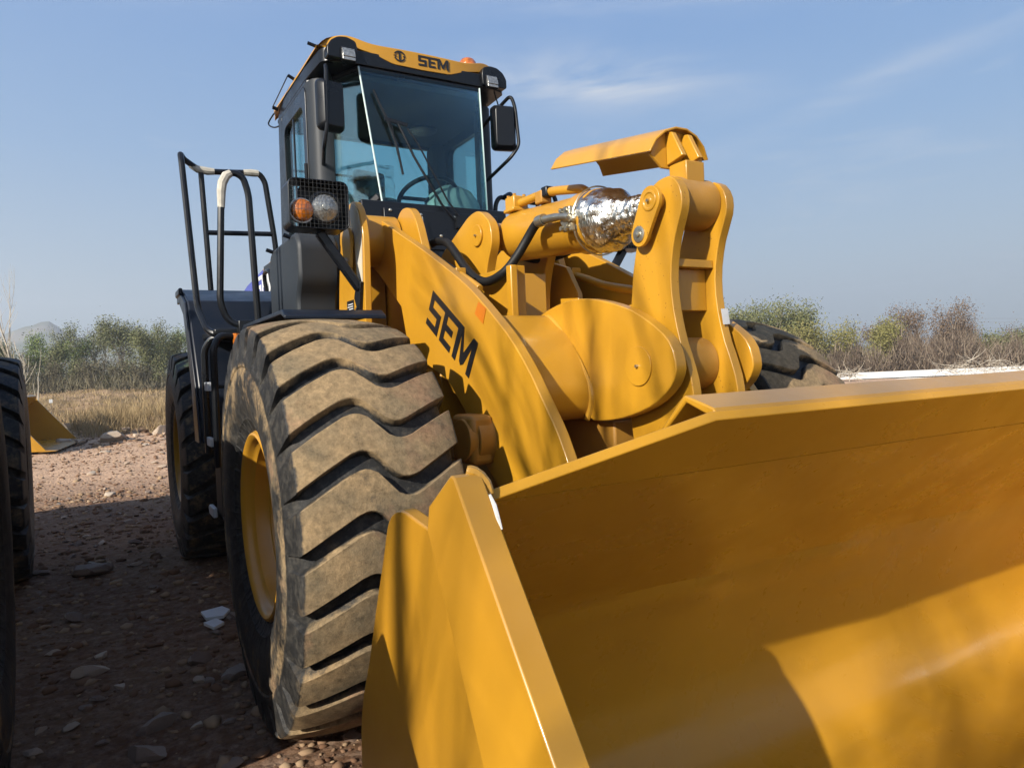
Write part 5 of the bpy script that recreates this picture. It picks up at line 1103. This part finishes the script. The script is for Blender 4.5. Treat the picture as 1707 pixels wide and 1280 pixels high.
# bare pale sapling
def bare(x, y, h, label, name='bare_sapling', seed=3, spread=.34, depth=3, r0=.035, kids=(2, 3), m='palebark', up=.55, cat='tree', group=None, ratio=.62, first=.42):
    root = empty(name, (x, y, gh(x, y) - .05)); tag(root, label, cat, group); rs = random.Random(seed); mb = MB(); tips = []
    branches(mb, (0, 0, 0), (0.02, 0, 1), h * first, r0, depth, rs, tips, spread, up, 5, 6, kids, ratio)
    t = max(q.z for q in tips); sc = h / t; mb.v = [(v[0] * sc, v[1] * sc, v[2] * sc) for v in mb.v]
    mb.build('trunk', m, root, recalc=False); return root
bare(*along(43, 22), 5.1, 'leafless pale sapling with upright branches at the left edge above the tyre', seed=12, spread=.42, depth=3, r0=.055, kids=(3, 4))
bare(*along(60, 24), 2.4, 'thin leafless shoot standing just right of the pale sapling', seed=21, spread=.2, depth=1, r0=.016)
# small white post marker
x, y = along(83, 24); po = empty('marker_post', (x, y, gh(x, y))); tag(po, 'thin post with a small white plate beside the far yellow bucket', 'post')
MB().tube([(0, 0, 0), (0, 0, .62)], .012, 6).build('post', 'bark', po); MB().box(-.05, .05, -.012, .012, .58, .70).build('plate', 'white', po)
# big bare tree behind the photographer: its branches shade the bucket
bare(-9.3, -5.55, 8.4, 'large leafless tree behind the left row of loaders', 'bare_tree', 5, .66, 5, .24, (2, 3), 'bark', .10, ratio=.72, first=.30)

bare(-7.4, -5.0, 6.6, 'smaller leafless tree behind the left row of loaders, nearer the camera than the large one', 'bare_tree', 8, .60, 4, .20, (2, 3), 'bark', .14, ratio=.76, first=.34)

# low white corrugated wall
M['wallwhite'] = mat('white_sheet_metal', (0.58, 0.59, 0.59), rough=0.5, var=0.12, vscale=1.2)
wa, wb_ = Vector(along(1395, 34)), Vector(along(1900, 34)); wd = (wb_ - wa); wl = wd.length; wd /= wl; rz = atan2(wd.y, wd.x)
wr = empty('low_white_wall', (wa.x, wa.y, 0), rz); tag(wr, 'long low white sheet metal wall in front of the brown thicket', 'wall')
npn = int(wl / .72)
pm = MB().box(0, .71, -.02, 0, .14, .44); [pm.box(.04 + .09 * k, .065 + .09 * k, -.03, -.02, .15, .43) for k in range(7)]
p0 = pm.build('panel', 'wallwhite', wr); p0.location = (0, 0, 0)
for k in range(1, npn):
    q = p0.copy(); C.objects.link(q); q.parent = wr; q.location = (k * .72, 0, 0)
MB().box(0, wl, -.015, .05, -.1, .139).build('kick_board', 'wallwhite', wr); MB().box(0, wl, -.05, -.031, .105, .135).build('dark_strip', 'black', wr)  # thin black box draws the dark line under the panels
# brush pile and small plant by the wall
def brush(px0, px1, dist, n, h, label, name, seed):
    rs = random.Random(seed); x0, y0 = along(px0, dist); x1, y1 = along(px1, dist); mb = MB()
    for k in range(n):
        t = rs.random(); x, y = lerp(x0, x1, t), lerp(y0, y1, t); z = .3 + rs.random() * h * sin(pi * min(max(t, .08), .92)); a = rs.uniform(0, 6.28); ln = rs.uniform(.3, 1.2)
        pts = [Vector((x, y, z))]; dd = Vector((cos(a), sin(a), rs.uniform(-.2, .5)))
        for i in range(4): dd = (dd + Vector((rs.gauss(0, .3), rs.gauss(0, .3), rs.gauss(0, .25)))).normalized(); pts.append(pts[-1] + dd * ln / 4)
        mb.tube(pts, [.013, .011, .009, .006, .004], 3, caps=False)
    o = mb.build(name, 'palebark', recalc=False); tag(o, label, 'brush pile')
brush(1560, 1705, 32.5, 150, .62, 'heap of pale cut branches lying against the white wall at the right', 'brush_pile', 2)
brush(1398, 1424, 32.5, 70, .30, 'small clump of dry stems at the left end of the white wall', 'dry_stem_clump', 4)
# power line
x0, y0 = along(1628, 170); pw = empty('power_pole', (x0, y0, 0)); tag(pw, 'slim power pole with a crossbar far beyond the thicket', 'power pole')
MB().tube([(0, 0, 0), (0, 0, 9.6)], [.13, .08], 8).build('pole', 'bark', pw); MB().box(-1.1, 1.1, -.06, .06, 8.4, 8.52).build('crossbar', 'bark', pw)
x1, y1 = along(1900, 175); dx, dy = x1 - x0, y1 - y0; x2, y2 = along(1330, 168)
for k, z_ in enumerate((8.5, 7.6, 6.2)):
    w_ = MB().tube([(0, 0, z_), (dx * .5, dy * .5, z_ - .7), (dx, dy, z_ - .2)], .022, 4).tube([(0, 0, z_), ((x2 - x0) * .5, (y2 - y0) * .5, z_ - .9), (x2 - x0, y2 - y0, z_ - 1.5)], .022, 4).build('cable', 'bark', pw)
# hills
def hills():
    m = mat('distant_rocky_scrub', (0.10, 0.115, 0.075), rough=0.95, col2=(0.20, 0.18, 0.15), vscale=0.02, spec=.1, var=.3)
    ctrl = [(-1200, 30), (-400, 36), (-150, 40), (-60, 52), (0, 50), (35, 56), (60, 59), (82, 64), (100, 58), (122, 49), (150, 45), (190, 52), (230, 54), (262, 51), (300, 48), (360, 45), (500, 38), (800, 24), (1200, 10), (1800, 5)]
    nx, ny = 220, 40; vs = []
    for j in range(ny):
        v = j / (ny - 1); dist = 520 + 420 * v
        for i in range(nx):
            px = -1200 + 3000 * i / (nx - 1); x, y = along(px, dist); k = (px - 853.5) / 1183
            hh = float(np.interp(px, [c[0] for c in ctrl], [c[1] for c in ctrl])) * 620 / 600
            prof = sin(min(1, v * 2.2) * pi / 2) if v < .45 else max(0, 1 - (v - .45) / .55)
            h = hh * prof * (1 + .10 * mnoise.fractal(Vector((x * .012, y * .012, 0)), 1.0, 2.0, 4)) + 3 * mnoise.fractal(Vector((x * .03, y * .03, 4)), 1.0, 2.0, 4) * prof
            vs.append((x, y, h - 1.0 + (.0 if v > 0 else -2)))
    fs = [(j * nx + i, j * nx + i + 1, (j + 1) * nx + i + 1, (j + 1) * nx + i) for j in range(ny - 1) for i in range(nx - 1)]
    mb = MB(); mb.add(vs, fs); o = mb.build('hills', m, recalc=False); o['kind'] = 'structure'
hills()
# haze
def haze():
    m = bpy.data.materials.new('thin_haze'); m.use_nodes = True; n = m.node_tree.nodes; n.clear(); o_ = n.new('ShaderNodeOutputMaterial'); v = n.new('ShaderNodeVolumePrincipled')
    v.inputs['Color'].default_value = (0.93, 0.965, 1.0, 1); v.inputs['Density'].default_value = 0.0012; v.inputs['Anisotropy'].default_value = 0.3
    m.node_tree.links.new(v.outputs[0], o_.inputs['Volume'])
    mb = MB().box(-1110, 1110, -1110, 1110, -6, 110); o = mb.build('haze', m, smooth=False); tag(o, 'thin pale haze over the distant hills', 'haze', kind='stuff')
haze()
